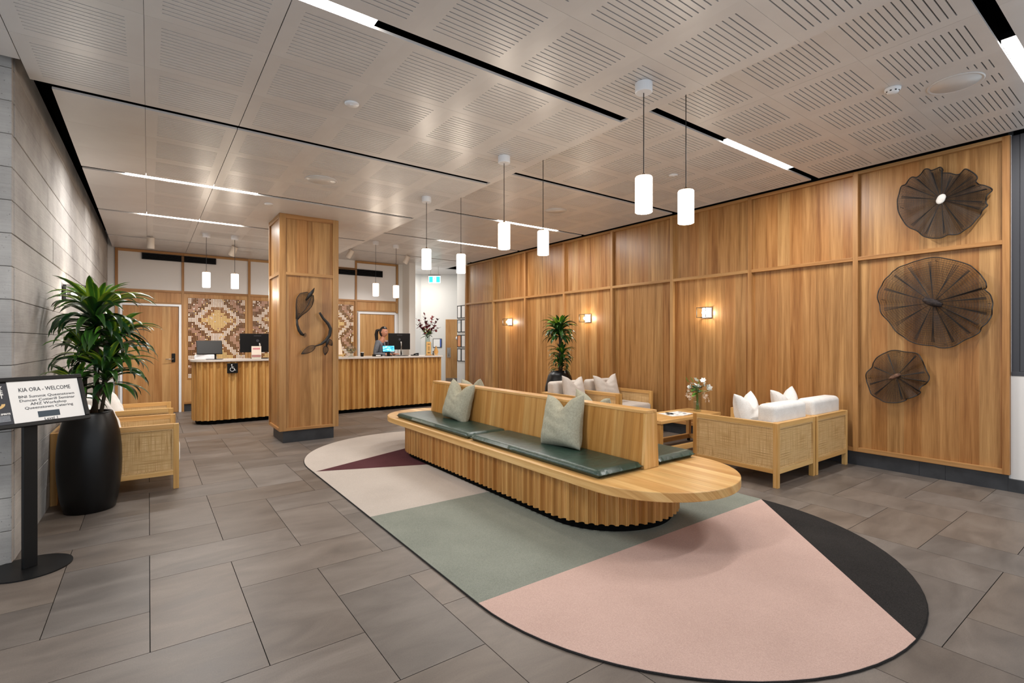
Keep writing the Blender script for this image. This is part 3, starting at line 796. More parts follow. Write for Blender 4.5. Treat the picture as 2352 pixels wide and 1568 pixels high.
vs_ = thing('flower_vase', 'clear glass vase of white flowers on the coffee table', 'vase', (6.105, 4.03, .4505))
MB().lathe([(.0,.0),(.047,.0),(.05,.005),(.05,.23)], n=28).build('glass', M['vase_glass'], vs_, smooth=True)
mb = MB()
rr = random.Random(9); heads = []
for i in range(16):
    a = rr.random()*2*PI; k = rr.random(); tip = Vector((.17*k*math.cos(a), .17*k*math.sin(a), .30+.14*rr.random()*(1.2-k)))
    mb.tube([(rr.uniform(-.02,.02), rr.uniform(-.02,.02), .02), (tip.x*.12, tip.y*.12, .2), tuple(tip)], .0025, 5)
mb.build('stem', flat('green_stem', '#5f7a35', .6), vs_)
M['petal'] = flat('white_petal', '#f0f1ec', .6); M['petal_cream'] = flat('cream_petal', '#e6d8c6', .6); M['green_leaf'] = flat('soft_green_leaf', '#6f9a3e', .45); M['sage_leaf'] = flat('sage_leaf', '#55705a', .5)
E1 = Vector((.8, -.6, 0))   # across the view
def off(u, z, d=0): return (E1.x*u-.6*d, E1.y*u-.8*d, z)
for i, (u, z, r) in enumerate([(-.03,.43,.045),(.07,.425,.045),(.075,.385,.055),(-.0,.345,.045),(.145,.325,.055),(.16,.30,.04),(-.11,.36,.035),(-.085,.385,.035),(-.125,.335,.03),(-.04,.37,.03)]):
    m1 = MB(); flower(m1, off(u, z, .03), r, 6, i+20, .35, .42); m1.ball(off(u, z, .035), .007, .007, .007, 6, 4); m1.build('blossom', M['petal'], vs_)
m1 = MB()
for i in range(46):
    s_ = -1 if i % 3 else 1; u = s_*(.05+rr.random()*.10); z = .20+rr.random()*.10 if s_ < 0 else .17+rr.random()*.11
    if rr.random() < .15: z -= .05
    flower(m1, off(u, z, rr.uniform(-.03,.06)), .024, 5, i, .2, .16)
tag(m1.build('small_blossoms', M['petal_cream'], vs_), kind='stuff')
def strap(mb, base, d, L, w, droop=.5, n=6, twist=0, up=Vector((0,0,1))):
    base = Vector(base); d = Vector(d).normalized(); side = d.cross(up)
    if side.length < .1: side = Vector((1,0,0))
    side.normalize(); prev = None; k = len(mb.v); p = base.copy(); st_ = L/n; dd = d.copy()
    for i in range(n+1):
        t = i/n; ww = w*(math.sin(PI*min(1, t*.92+.08))**.7) if i < n else .0005
        mb.v += [tuple(p+side*ww/2), tuple(p-side*ww/2)]; p = p+dd*st_; dd = (dd+Vector((0,0,-droop/n))).normalized()
    for i in range(n): mb.f.append((k+2*i, k+2*i+1, k+2*i+3, k+2*i+2)); mb.m.append(mb.cur)
for i in range(26):
    a = rr.random()*2*PI; m1 = MB(); el = rr.uniform(-.1, .8)
    strap(m1, (.02*math.cos(a), .02*math.sin(a), rr.uniform(.25, .33)), (math.cos(a), math.sin(a), el), rr.uniform(.1, .17), .05, .6, 4)
    m1.build('leaf', M['green_leaf' if i % 3 == 0 else 'sage_leaf'], vs_)
for u, z, e in ((-.13,.40,.9),(-.09,.39,.3),(-.06,.40,.8),(.02,.38,1.2)):
    m1 = MB(); strap(m1, off(u, z, .02), (E1.x*-.4, E1.y*-.4, e), .09, .045, .2, 4); m1.build('leaf', M['green_leaf'], vs_)

# ================================================================== PLANTERS with dracaenas
def leaf_mesh(L, w, droop, mat, rise):
    mb = MB(); n = 9; p = Vector((0,0,0)); ang_ = rise
    rows = []
    for i in range(n+1):
        t = i/n; ww = w*min(1, .35+t*2.2)*(1-max(0, (t-.45)/.55)**1.7)
        if i == n: ww = .0004
        rows.append((p.copy(), ww, ang_)); p = p+Vector((math.cos(ang_), 0, math.sin(ang_)))*L/n; ang_ -= droop/n*(.5+1.2*t)
    for p, ww, a in rows:
        up = Vector((-math.sin(a), 0, math.cos(a))); 
        mb.v += [tuple(p+Vector((0,ww/2,0))+up*ww*.18), tuple(p), tuple(p+Vector((0,-ww/2,0))+up*ww*.18)]
    for i in range(n):
        for j in (0, 1): mb.f.append((3*i+j, 3*i+j+1, 3*i+3+j+1, 3*i+3+j)); mb.m.append(0)
    return mb.mesh('leaf', mat, True)
leafs = {}
for key, mt in (('a','leaf'),('b','leaf_lime'),('c','leaf_dark')):
    leafs[key] = [leaf_mesh(.38, .060, R(125), M[mt], R(32)), leaf_mesh(.42, .064, R(100), M[mt], R(50)), leaf_mesh(.34, .056, R(60), M[mt], R(66)), leaf_mesh(.36, .060, R(85), M[mt], R(6))]
def rosette(t, top, n, scale, seed, lime=.25, spread=1.0, xmin=-9, xmax=9):
    rr = random.Random(seed)
    for i in range(n):
        f = i/n; key = 'b' if (f > .62 and rr.random() < lime*2) else rr.choice(['a','a','c'])
        var = 2 if f > .82 else 1 if f > .5 else 0 if f > .2 else 3
        a = i*2.39996+rr.uniform(-.3,.3); z = top[2]-.16*scale*(1-f)*1.3
        sc = scale*rr.uniform(.82, 1.12); reach = (.31, .33, .24, .36)[var]
        for _ in range(12):
            tx = top[0]+reach*sc*math.cos(a)
            if tx < xmin or tx > xmax: a += .35 if math.sin(a)*(-1 if tx > xmax else 1) < 0 else -.35; sc *= .97
            else: break
        inst('leaf', leafs[key][var], t, (top[0]+.012*math.cos(a), top[1]+.012*math.sin(a), z), (rr.uniform(-.25,.25), rr.uniform(-.12,.12), a), (sc, sc*spread, sc))
def planter(mb_prof, t, mat='planter'):
    return MB().lathe(mb_prof, n=48).build('planter', M[mat], t, smooth=True)
pl = thing('potted_plant', 'leafy dracaena in a tall barrel-shaped black planter beside the concrete wall', 'plant', (-.40, 5.50, 0))
planter([(0,0),(.165,0),(.172,.008),(.196,.12),(.212,.28),(.217,.40),(.214,.52),(.202,.64),(.180,.74),(.158,.805),(.152,.822),(.146,.825),(.140,.818),(.142,.77),(0,.77)], pl)
MB().lathe([(0,.795),(.141,.797)], n=24).build('soil', M['soil'], pl)
XL = -.262
canes = [((.03,.02),(.035,.0,1.58),.021),((-.06,.0),(-.03,.03,1.16),.017),((.07,-.06),(.11,-.07,1.20),.015),((-.01,.08),(.15,.05,1.32),.013),((-.09,-.07),(-.12,-.07,1.0),.011)]
for (bx, by), tp, r in canes:
    mid = ((bx+tp[0])/2+.012, (by+tp[1])/2-.01, (.77+tp[2])/2); MB().tube([(bx,by,.765), mid, tp], [r, r*.92, r*.75], 10).build('cane', M['cane'], pl, smooth=True)
rosette(pl, (.035, .0, 1.70), 84, 1.08, 1, .5, 1, XL)
rosette(pl, (.15, .05, 1.47), 54, .95, 2, .4, 1, XL)
rosette(pl, (-.03, .03, 1.36), 34, .85, 3, .25, 1, XL)
rosette(pl, (.11, -.07, 1.22), 52, .92, 4, .25, 1, XL)
rosette(pl, (-.09, -.05, 1.10), 26, .75, 5, .1, 1, XL)
p2 = thing('potted_plant', 'smaller two-tiered dracaena in a black planter against the timber wall', 'plant', (5.745, 6.47, 0))
planter([(0,0),(.20,0),(.25,.15),(.27,.38),(.25,.62),(.20,.82),(.145,.90),(.135,.898),(.13,.86),(0,.86)], p2)
MB().lathe([(0,.862),(.13,.863)], n=20).build('soil', M['soil'], p2)
MB().tube([(0,0,.86),(.01,0,1.2),(-.005,.0,1.62)], [.02,.018,.014], 8).build('cane', M['cane'], p2, smooth=True)
MB().tube([(.05,0,.86),(.06,0,1.0),(.05,.0,1.15)], [.014,.013,.011], 8).build('cane', M['cane'], p2, smooth=True)
rosette(p2, (-.005, 0, 1.66), 84, .90, 7, .2, 1.25, -9, .72)
rosette(p2, (.05, 0, 1.24), 44, .70, 8, .1, 1.3)
rosette(p2, (.03, .0, 1.06), 30, .66, 9, .1, 1.3)

# ================================================================== SIGN STAND
sg = thing('sign_stand', 'black welcome sign on a slim post with round base beside the concrete wall corner', 'sign', (-.60, 4.285, 0), R(90-54.3))
MB().lathe([(0,0),(.205,0),(.205,.008),(0,.009)], n=48).build('base', M['black_metal'], sg)
B(-.036, -.012, .009, .036, .012, .93).build('post', M['black_metal'], sg, bevel=.002)
fr = bpy.data.objects.new('frame_tilt', None)
tilt = R(18.5)
FW, FH = .305, .316
Mx = Matrix.Translation((0, -.055, .893)) @ Matrix.Rotation(-tilt, 4, 'X')
def P3(m): return m.xf(Mx)
bw = .027
fo = P3(MB().box(-FW, -.012, 0, FW, .012, bw).box(-FW, -.012, FH-bw, FW, .012, FH).box(-FW, -.012, bw, -FW+bw, .012, FH-bw).box(FW-bw, -.012, bw, FW, .012, FH-bw)).build('frame', M['black_metal'], sg, bevel=.005, seg=3)
P3(B(-FW+bw, .0, bw, FW-bw, .011, FH-bw)).build('backing', M['black_plastic'], sg)
B(-.02, -.022, .915, .02, .012, .945).build('bracket', M['black_metal'], sg)
pg = P3(B(-.098, -.003, bw, FW-bw, -.0005, FH-bw)).build('page', M['paper'], sg)
dk = P3(B(-FW+bw, -.003, bw, -.100, -.0005, FH-bw-.008)).build('poster', M['dark_print'], sg)
rotT = (Mx @ Matrix.Rotation(PI/2, 4, 'X')).to_euler()
def stext(s_, par, mat, size, x, z, **k):
    return text(s_, par, mat, size, Mx @ Vector((x, -.0040, z)), rotT, **k)
pc = .09
stext('KIA ORA - WELCOME', pg, M['ink'], .036, pc, .232, sx=.8)
for i, l in enumerate(('BNI Summit Queenstown', 'Duncan Cotterill Seminar', 'ANZ Workshop', 'Queenstown Catering')):
    stext(l, pg, M['ink'], .0235, pc+.004, .188-.0245*i, sx=1.22)
P3(B(.025, -.0045, .050, .14, -.0033, .088)).build('printed_block', M['teal_print'], pg)
stext('Level 1', pg, M['ink'], .024, pc, .036, sx=1.1)
for l, z in (('RY', .252), ('ABLE', .226), ('MENT', .200)): stext(l, dk, M['paper'], .034, -.124, z, align='RIGHT', bold=.0006, sx=.95)
arc = MB()
for i in range(12):
    a0, a1 = -PI/2+.0+i*PI/2/12-.0, -PI/2+(i+1)*PI/2/12
    q = [(-.175+r_*math.cos(a), -.0034, .155+r_*.62*math.sin(a)) for a, r_ in ((a0,.052),(a1,.052),(a1,.034),(a0,.034))]; arc.add(q, [(0,1,2,3)])
P3(arc).build('printed_arc', M['gold_print'], dk)
stext('UR SPIRITS', dk, M['paper'], .0145, -.108, .092, align='RIGHT', bold=.0006)
for i in range(5): P3(B(-FW+bw+.01, -.0036, .078-.0075*i, -.112, -.0032, .0805-.0075*i)).build('printed_line', M['grey_paper'], dk)

# ================================================================== LIGHTS
def area(name, loc_, sx, sy, watts, parent=None, color=(1,.985,.965), rot=(0,0,0)):
    l = bpy.data.lights.new(name, 'AREA'); l.shape = 'RECTANGLE'; l.size = sx; l.size_y = sy; l.energy = watts; l.color = color
    o = bpy.data.objects.new(name, l); COL.objects.link(o); o.location = loc_; o.rotation_euler = rot
    if parent: o.parent = parent
    return o
lin = [(-.197, 1.06, 3, H1, 'nearer of the two lit ceiling strips left of the pillar'),
       (-.10, 1.15, 4, H1, 'farther of the two lit ceiling strips left of the pillar'),
       (-.26, 1.02, 1, H1, 'lit strip at the top edge of the picture, in the nearest long ceiling slot'),
       (4.557, 5.845, 1, H2, 'lit ceiling strip close to the timber wall, right of the nearest pendants'),
       (4.58, 5.84, 3, H2, 'lit strip in the ceiling behind the middle pair of pendants'),
       (4.57, 5.87, 4, H2, 'lit strip in the ceiling behind the farthest bench pendants, towards the lobby'),
       (4.525, 5.80, 0, H2, 'lit strip in the ceiling at the upper right corner of the picture')]
for a, b, k, z, lb in lin:
    t = thing('strip_light', lb, 'light', ((a+b)/2, SL(k)+SW/2, z), 0, 'recessed strip lights')
    L = (b-a)/2
    B(-L, -.036, .004, L, .036, .030).build('diffuser', M['lamp'], t, bevel=.003)
    B(-L-.004, -.039, .030, L+.004, .039, .07).build('housing', M['black_metal'], t)
    area('strip_lamp', (0, 0, .003), 2*L, .07, LINEAR_W, t)
for k in (1, 2, 3, 4, 5):   # unlit runs of the slots stay open to the dark sheets above
    pass
pend = [(2.737, 2.218, H1, 'nearest left pendant over the bench, with its canopy on the lower ceiling'),
        (3.243, 2.236, H2, 'nearest right pendant over the bench, cord rising behind the ceiling step'),
        (2.745, 3.885, H1, 'middle left pendant over the bench'),
        (3.258, 3.92, H2, 'middle right pendant over the bench, cord rising behind the ceiling step'),
        (2.75, 5.54, H1, 'farthest left pendant over the bench'),
        (3.272, 5.60, H2, 'farthest right pendant over the bench, beside the green exit sign'),
        (.766, 9.545, H1, 'leftmost pendant over the reception desk, left of the pillar'),
        (1.172, 9.50, H1, 'second pendant over the reception desk, just left of the pillar'),
        (3.585, 9.42, H2, 'pendant over the reception desk just right of the pillar, above the woman'),
        (4.06, 9.55, H2, 'pendant over the reception desk in front of the white column')]
for x, y, z, lb in pend:
    t = thing('pendant_light', lb, 'pendant lamp', (x, y, 2.297), 0, 'opal cylinder pendants')
    h = z-2.297
    MB().lathe([(0,h-.065),(.053,h-.065),(.058,h-.060),(.059,h-.0005),(0,h-.0005)], n=32).build('canopy', M['white_gloss'], t, smooth=False)
    MB().tube([(0,0,.262),(0,0,h-.063)], .0032, 8).build('cord', M['black_plastic'], t)
    MB().lathe([(0,.246),(.040,.246),(.040,.252),(.012,.256),(.010,.268),(0,.268)], n=24).build('cap', M['brass'], t)
    MB().lathe([(0,.008),(.050,.008),(.0535,.0),(.0585,.003),(.0585,.236),(.054,.245),(0,.246)], n=36).build('shade', M['shade'], t, smooth=True)
    l = bpy.data.lights.new('pendant_lamp', 'POINT'); l.energy = PENDANT_W; l.color = (1,.86,.70); l.shadow_soft_size = .06
    o = bpy.data.objects.new('pendant_lamp', l); COL.objects.link(o); o.parent = t; o.location = (0, 0, -.07)
M['satin_plate'] = flat('satin_silver_plate', '#c9ccd2', .35, .3)
# wall sconces: chrome plate, bulb inside an open wire cube of glass
def sconce(loc_, rz, lb, dark=False):
    t = thing('wall_sconce', lb, 'wall lamp', loc_, rz, 'cube wall sconces'); s_ = .075      # local: wall is at x = 0, the lamp sticks out to -x
    B(-.026, -s_, -s_, 0, s_, s_).build('back_plate', M['charcoal'] if dark else M['satin_plate'], t, bevel=.004)
    r_ = .0028; f = MB(); x0, x1 = -.026, -.165; a = s_-.004
    for y in (-a, a):
        for z in (-a, a): f.box(min(x0,x1), y-r_, z-r_, max(x0,x1), y+r_, z+r_)
    for x in (x1,):
        for z in (-a, a): f.box(x-r_, -a, z-r_, x+r_, a, z+r_)
        for y in (-a, a): f.box(x-r_, y-r_, -a, x+r_, y+r_, a)
    f.build('cage', M['black_metal'], t)
    MB().box(x1+.002, -a, -a, x1+.004, a, a).build('glass', M['glass'], t)
    MB().tube([(-.026,0,0),(-.055,0,0)], .017, 14).build('lampholder', M['chrome'], t)
    MB().ball((-.085,0,0), .034, .030, .030, 16, 10).build('bulb', M['bulb'], t, smooth=True)
    l = bpy.data.lights.new('sconce_lamp', 'POINT'); l.energy = SCONCE_W; l.color = (1,.88,.74); l.shadow_soft_size = .032
    o = bpy.data.objects.new('sconce_lamp', l); COL.objects.link(o); o.parent = t; o.location = (-.125, 0, 0)
sconce((XW+.052, 4.17, 1.828), 0, 'nearest cube wall sconce, on the timber wall above the coffee table vase')
sconce((XW+.052, 6.60, 1.835), 0, 'middle cube wall sconce on the timber wall, right of the smaller dracaena')
sconce((XW+.052, 9.05, 1.842), 0, 'farthest cube wall sconce on the timber wall')
sconce((-.672, 6.55, 1.895), PI, 'dark wall sconce on the concrete wall behind the tall dracaena', True)
# ceiling spots
def spot(x, y, z, aim, lb):
    t = thing('spotlight', lb, 'spotlight', (x, y, z), 0, 'small ceiling spotlights')
    MB().tube([(0,0,.0),(0,0,-.05)], .012, 10).build('stem', M['ceil_spot'], t)
    d = Vector(aim).normalized(); c = Vector((0,0,-.10)); MB().tube([c-d*.08, c+d*.10], .055, 24).build('barrel', M['ceil_spot'], t)
    MB().tube([c+d*.1005, c+d*.101], .047, 20).build('lens', M['steel'], t)
    l = bpy.data.lights.new('spot_lamp', 'SPOT'); l.energy = SPOT_W; l.color = (1,.97,.93); l.spot_size = R(100); l.spot_blend = .7; l.shadow_soft_size = .04
    o = bpy.data.objects.new('spot_lamp', l); COL.objects.link(o); o.parent = t; o.location = c+d*.11; o.rotation_euler = d.to_track_quat('-Z', 'Y').to_euler()
M['ceil_spot'] = flat('warm_white_metal', '#cfc4b8', .45)
spot(.03, 10.40, H1, (.0, .12, -1), 'leftmost ceiling spotlight, pointing straight down left of the black wall vent')
spot(1.26, 10.42, H1, (-.35, .4, -1), 'tilted ceiling spotlight right behind the second desk pendant')
spot(3.44, 10.50, H2, (-.45, .4, -1), 'tilted ceiling spotlight just right of the pillar')
spot(4.72, 10.50, H2, (-.35, .4, -1), 'tilted ceiling spotlight by the white column')
# in-ceiling speakers, detectors and sprinkler plates
for (x, y), z, lb in zip(SPK, (H2, H1, H2, H1, H2), ('large round ceiling speaker near the upper right corner', 'round ceiling speaker on the lower ceiling in front of the pillar', 'round ceiling speaker over the armchair group', 'round ceiling speaker above the left part of the desk', 'round ceiling speaker near the white column')):
    t = thing('ceiling_speaker', lb, 'speaker', (x, y, z), 0, 'round ceiling speakers')
    MB().lathe([(.150,-.003),(.160,-.008),(.166,-.006),(.168,.0)], n=48).build('rim', M['ceiling'], t, smooth=True)
    MB().lathe([(0,-.004),(.148,-.003),(.150,.0)], n=48).build('grille', M['ceiling'], t, smooth=True)
t = thing('smoke_detector', 'white smoke detector on the ceiling left of the big round speaker', 'smoke detector', (4.627, 1.365, H2))
MB().lathe([(0,-.038),(.034,-.038),(.040,-.030),(.042,-.02),(.052,-.016),(.055,0)], n=32).build('body', M['white_gloss'], t, smooth=True)
for a in range(8): MB().box(-.006, .0385, -.030, .006, .0425, -.022).xf(Matrix.Rotation(a*PI/4, 4, 'Z')).build('slot', M['black_plastic'], t)
for i, (x, y, z, lb) in enumerate([(1.219, 3.684, H1, 'small round white plate on the lower ceiling near the top left'), (4.972, 3.595, H2, 'small round plate on the higher ceiling behind the near pendants'),
                  (3.361, 6.30, H2, 'small detector disc on the ceiling between the far pendants'), (1.247, 7.009, H1, 'small detector disc on the plain ceiling left of the pillar top')]):
    t = thing('ceiling_disc', lb, 'ceiling cover', (x, y, z), 0)
    MB().lathe([(0,-.010),(.048,-.010),(.052,-.004),(.053,0)], n=28).build('cover', M['white_gloss'], t, smooth=True)
    MB().lathe([(0,-.013),(.012,-.013),(.013,-.010)], n=14).build('centre', M['white_gloss'], t)

# ================================================================== VENTS, exit sign, frames
def vent(x0, x1, z0, z1, lb):
    t = thing('air_vent', lb, 'air vent', (x0, YB-.012, z0), 0, 'black linear wall vents')
    w, h = x1-x0, z1-z0
    MB().box(0,0,0,w,.02,.01).box(0,0,h-.01,w,.02,h).box(0,0,.01,.012,.02,h-.01).box(w-.012,0,.01,w,.02,h-.01).build('frame', M['black_metal'], t)
    B(.01,.018,.01,w-.01,.022,h-.01).build('backing', M['black'], t)
    for i in range(6):
        z = .022+i*(h-.04)/5.5; B(.012,.004,z,w-.012,.016,z+.004).build('louvre', M['black_metal'], t)
vent(-.105, 1.13, 2.995, 3.118, 'black wall vent left of the pillar, under the ceiling')
vent(3.45, 4.715, 3.0, 3.155, 'black wall vent right of the pillar')
ex = thing('exit_sign', 'green and white running-man exit sign hanging by the white column', 'exit sign', (6.034, 11.69, 2.93), R(-36))
B(-.16, -.02, .40, .16, .02, .433-.0).build('housing', M['steel'], ex)
M['exit_green'] = Mat('lit_green', '#34b8bd', .4, 0, .3, '#2fc0c6', 1.1).m; M['exit_white'] = Mat('lit_white', '#ffffff', .4, 0, .3, '#f4ffff', 1.3).m
ex.location.z = 2.53+.4
for ch in list(ex.children): bpy.data.objects.remove(ch)
B(-.16, -.022, .185, .16, .022, .215).build('housing', M['steel'], ex)
B(-.155, -.005, 0, .155, .005, .185).build('lit_panel', M['exit_white'], ex)
B(-.14, -.0075, .018, -.045, -.0055, .168).build('green_field', M['exit_green'], ex)
B(.045, -.0075, .018, .14, -.0055, .168).build('green_field', M['exit_green'], ex)
mb = MB(); mb.ball((.012,-.0075,.142), .012, .002, .012, 10, 6)
for p_ in ([(.008,.128),(.0,.085)], [(.005,.122),(.03,.112),(.034,.095)], [(.005,.122),(-.022,.112),(-.03,.125)], [(.0,.085),(.022,.062),(.018,.03)], [(.0,.085),(-.012,.055),(-.035,.045)]):
    mb.tube([(q[0],-.0072,q[1]) for q in p_], .005, 6)
mb.build('running_figure', M['exit_green'], ex)
MB().tube([(-.1,0,.215),(-.1,0,H2-2.93)], .004, 6).build('hanger', M['steel'], ex); MB().tube([(.1,0,.215),(.1,0,H2-2.93)], .004, 6).build('hanger', M['steel'], ex)
fl = ['top row, left', 'top row, right', 'second row, left', 'second row, right', 'third row, left', 'third row, right', 'bottom row, left', 'bottom row, right']
for r_, (z0, z1) in enumerate(((2.013, 2.345), (1.645, 1.978), (1.253, 1.577), (.885, 1.22))):
    for c_, (ya, yb) in enumerate(((11.275, 11.475), (11.06, 11.262))):
        t = thing('picture_frame', 'black certificate frame by the timber wall edge, %s%s' % (fl[r_*2+c_], ' with an orange sheet' if (r_, c_) == (2, 0) else ''), 'picture frame', (6.585, ya, z0), 0, 'black certificate frames')
        w, h = yb-ya, z1-z0; b = .018
        MB().box(0,0,0,.015,w,b).box(0,0,h-b,.015,w,h).box(0,0,b,.015,b,h-b).box(0,w-b,b,.015,w,h-b).build('frame', M['black_metal'], t)
        sh = B(.006, b, b, .010, w-b, h-b).build('sheet', M['orange'] if (r_, c_) == (2, 0) else M['paper'], t)
        for i in range(6): B(.0045, b+.03, .07+i*.035, .0058, w-b-.03, .073+i*.035).build('printed_line', M['grey_paper'], sh)
        if (r_, c_) == (1, 0): B(.0045, b+.02, h-.1, .0058, w-b-.02, h-.04).build('printed_block', M['grey_paper'], sh)
tt = (Vector((6.87, 13.13))-pA).length
t = thing('certificate', 'small black-framed certificate on the far wall behind the flowers', 'picture frame', (onfar(tt,.0).x, onfar(tt,.0).y, 1.225), math.atan2(du.y, du.x))
B(-.13, -.02, 0, .13, 0.0, .26).build('frame', M['black_metal'], t); B(-.115, -.0225, .015, .10, -.0202, .245).build('sheet', M['paper'], t)
B(.075, -.0235, .015, .115, -.0226, .245).build('blue_border', flat('blue_print', '#4a66b0', .6), t)

# ================================================================== RECEPTION DESK
DY = 9.76
dk_ = thing('reception_desk', 'long fluted oak reception desk with a pale stone top, running behind the pillar', 'desk', (0, 0, 0))
def desk_outline(r, inset=0):
    p = []
    for i in range(9): a = PI+PI/2*i/8; p.append((.60+inset+r+r*math.cos(a), DY+inset+r+r*math.sin(a)))
    return p+[(5.20-inset, DY+inset), (5.20-inset, DY+.60-inset), (.60+inset, DY+.60-inset)]
MB().prism(desk_outline(.30, -.025), 1.065, 1.10).build('top', flat('pale_stone_top', '#cfc6bd', .3), dk_, bevel=.004)
MB().prism(desk_outline(.27, .06), 0, .075).build('plinth', M['black'], dk_)
MB().prism(desk_outline(.25, .052), .075, 1.065).build('carcass', M['desk_wood'], dk_)
p_ = .1085; sd = slat_mesh(p_, .042, .995, 'slat', M['desk_wood'])
x = .60+.30+p_/2; n_s = int((5.20-x)/p_)+1; p2_ = (5.20-.90)/n_s
for i in range(n_s): inst('slat', sd, dk_, (.90+p2_*(i+.5), DY-.0, .07), (0, 0, PI), (p2_/p_, 1, 1))
na = 5
for i in range(na):
    a = PI+PI/2*(i+.5)/na; inst('slat', sd, dk_, (.90+.30*math.cos(a), DY+.30+.30*math.sin(a), .07), (0, 0, a-PI/2), (.30*PI/2/na/p_, 1, 1))
for i in range(2): inst('slat', sd, dk_, (.60, DY+.30+p_*(i+.5), .07), (0, 0, PI/2))
for i in range(5): inst('slat', sd, dk_, (5.20, DY+.02+p_*(i+.5), .07), (0, 0, -PI/2))
DT = 1.1005
ac = thing('accessibility_sign', 'black square wheelchair symbol sign on the desk front', 'sign', (1.165, DY-.03, .951), 0)
B(-.082, -.004, -.085, .082, .004, .085).build('plate', M['black_plastic'], ac, bevel=.003)
mb = MB(); mb.ball((-.012,-.006,.056), .011, .002, .011, 12, 6)
mb.tube([(-.012,-.006,.040),(-.006,-.006,.0),(.022,-.006,-.002),(.036,-.006,-.036),(.050,-.006,-.034)], .0055, 6)
mb.tube([(-.010,-.006,.022),(.018,-.006,.020)], .004, 6)
mb.tube([(-.006+.032*math.cos(R(a)),-.006,-.022+.032*math.sin(R(a))) for a in range(120, 365, 15)], .0045, 6)
mb.build('wheelchair_symbol', M['white_gloss'], ac)

# desk-top things
def screen(lb, x, w, h, z0, y=9.95, rz=0, lean=0, cat='monitor', logo=True):
    t = thing('monitor', lb, cat, (x, y, DT), rz, 'desk monitors'); zz = z0-DT
    B(-w/2, -.02, zz, w/2, .012, zz+h).build('casing', M['black_plastic'], t, bevel=.006)
    B(-w/2+.01, .012, zz+.015, w/2-.01, .014, zz+h-.01).build('display', M['black'], t)
    MB().tube([(.06*w,-.035,.02),(.06*w,-.03,zz+h*.42),(.06*w,-.02,zz+h*.5)], .017, 12).build('stand', M['steel'], t, smooth=True)
    B(-.10, -.12, 0, .16, .08, .012).build('foot', M['black_metal'], t, bevel=.003)
    MB().lathe([(0,0),(.024,0),(.024,.003),(0,.003)], n=20).xf(Matrix.Translation((.0,-.02,zz+h*.62)) @ Matrix.Rotation(PI/2, 4, 'X')).build('round_badge', M['charcoal'], t)
    B(-.06, -.0215, zz+h-.045, .06, -.0195, zz+h-.035).build('vent_slot', M['charcoal'], t)
screen('black monitor seen from behind on the left of the desk, cut by the pillar', 1.585, .56, .335, 1.215, rz=R(0))
screen('black monitor seen from behind in front of the woman', 4.30, .50, .345, 1.235, rz=R(4))
pos_ = thing('till_tablet', 'tilted black tablet till with a white printer box at the left end of the desk', 'tablet', (.83, 9.98, DT+.001), R(-12))
B(-.19, -.10, 0, .10, .12, .085).build('printer_box', M['white_gloss'], pos_, bevel=.012, seg=3)
MB().tube([(.10,-.02,0),(.10,.0,.12)], .022, 10).build('post', M['black_plastic'], pos_); B(-.02,-.13,0,.22,.05,.008).build('foot', M['black_metal'], pos_)
B(-.19, -.012, -.13, .19, .012, .13).xf(Matrix.Translation((.02,-.03,.205)) @ Matrix.Rotation(R(12), 4, 'Z') @ Matrix.Rotation(R(-28), 4, 'X') @ Matrix.Shear('XZ', 4, (0,0)) ).build('tablet', M['black_plastic'], pos_, bevel=.008, seg=3)
fly = thing('flyer_stand', 'small cream and pink flyer in a clear stand in front of the left monitor', 'flyer', (1.545, 9.80, DT), 0)
B(-.078, 0, .0, .078, .004, .225).build('sheet', flat('cream_card', '#f3e6d6', .6), fly); B(-.083, -.003, 0, .083, .0, .075).build('clear_pocket', M['glass'], fly)
B(-.058, -.0015, .165, .058, -.0003, .195).build('printed_heading', flat('pink_print', '#d98a8f', .6), fly); B(-.072, -.0015, .03, .072, -.0003, .07).build('printed_flowers', flat('rose_print', '#c98b86', .6), fly)
bd = thing('easel_board', 'cream board on a little wooden easel at the right edge of the pillar', 'sign board', (2.98, 9.86, DT), 0)
MB().add([(-.14,0,.05),(.10,0,.05),(.07,.03,.34),(-.14,.03,.34),(-.14,.012,.05),(.10,.012,.05),(.07,.042,.34),(-.14,.042,.34)], [(0,1,2,3),(7,6,5,4),(0,4,5,1),(1,5,6,2),(2,6,7,3),(3,7,4,0)]).build('board', flat('cream_card2', '#f2ddc4', .6), bd)
MB().tube([(-.10,0,.05),(-.12,-.04,0)], .008, 6).tube([(.07,0,.05),(.105,-.03,0)], .008, 6).build('easel_leg', M['oak_z'], bd)
bw_ = thing('sweet_jar', 'lidded glass footed jar of wrapped sweets on the desk', 'jar', (3.25, 9.86, DT), 0)
MB().lathe([(0,0),(.065,0),(.065,.008),(.022,.03),(.02,.06),(.06,.085),(.095,.13),(.10,.165),(.096,.165),(.09,.135),(.055,.092),(0,.08)], n=28).build('bowl', M['vase_glass'], bw_, smooth=True)
MB().lathe([(.10,.166),(.075,.20),(.03,.22),(.012,.225),(.020,.245),(.0,.265)], n=24).build('lid', M['vase_glass'], bw_, smooth=True)
rr = random.Random(2)
sw = [flat('toffee', '#a8702a', .4), flat('gold_wrap', '#d9a95a', .3, .3), flat('dark_sweet', '#4a2c18', .4), flat('cream_sweet', '#e8d2b0', .5)]
for i in range(22):
    a = rr.random()*6.28; q = rr.random()**.5*.06; z = .10+rr.random()*.05
    MB().ball((q*math.cos(a), q*math.sin(a), z), .014, .011, .010, 8, 5).build('sweet', sw[i % 4], bw_, smooth=True)
cp = thing('cup', 'small black cup with a pale rim on the desk left of the woman', 'cup', (3.52, 10.0, DT), 0)
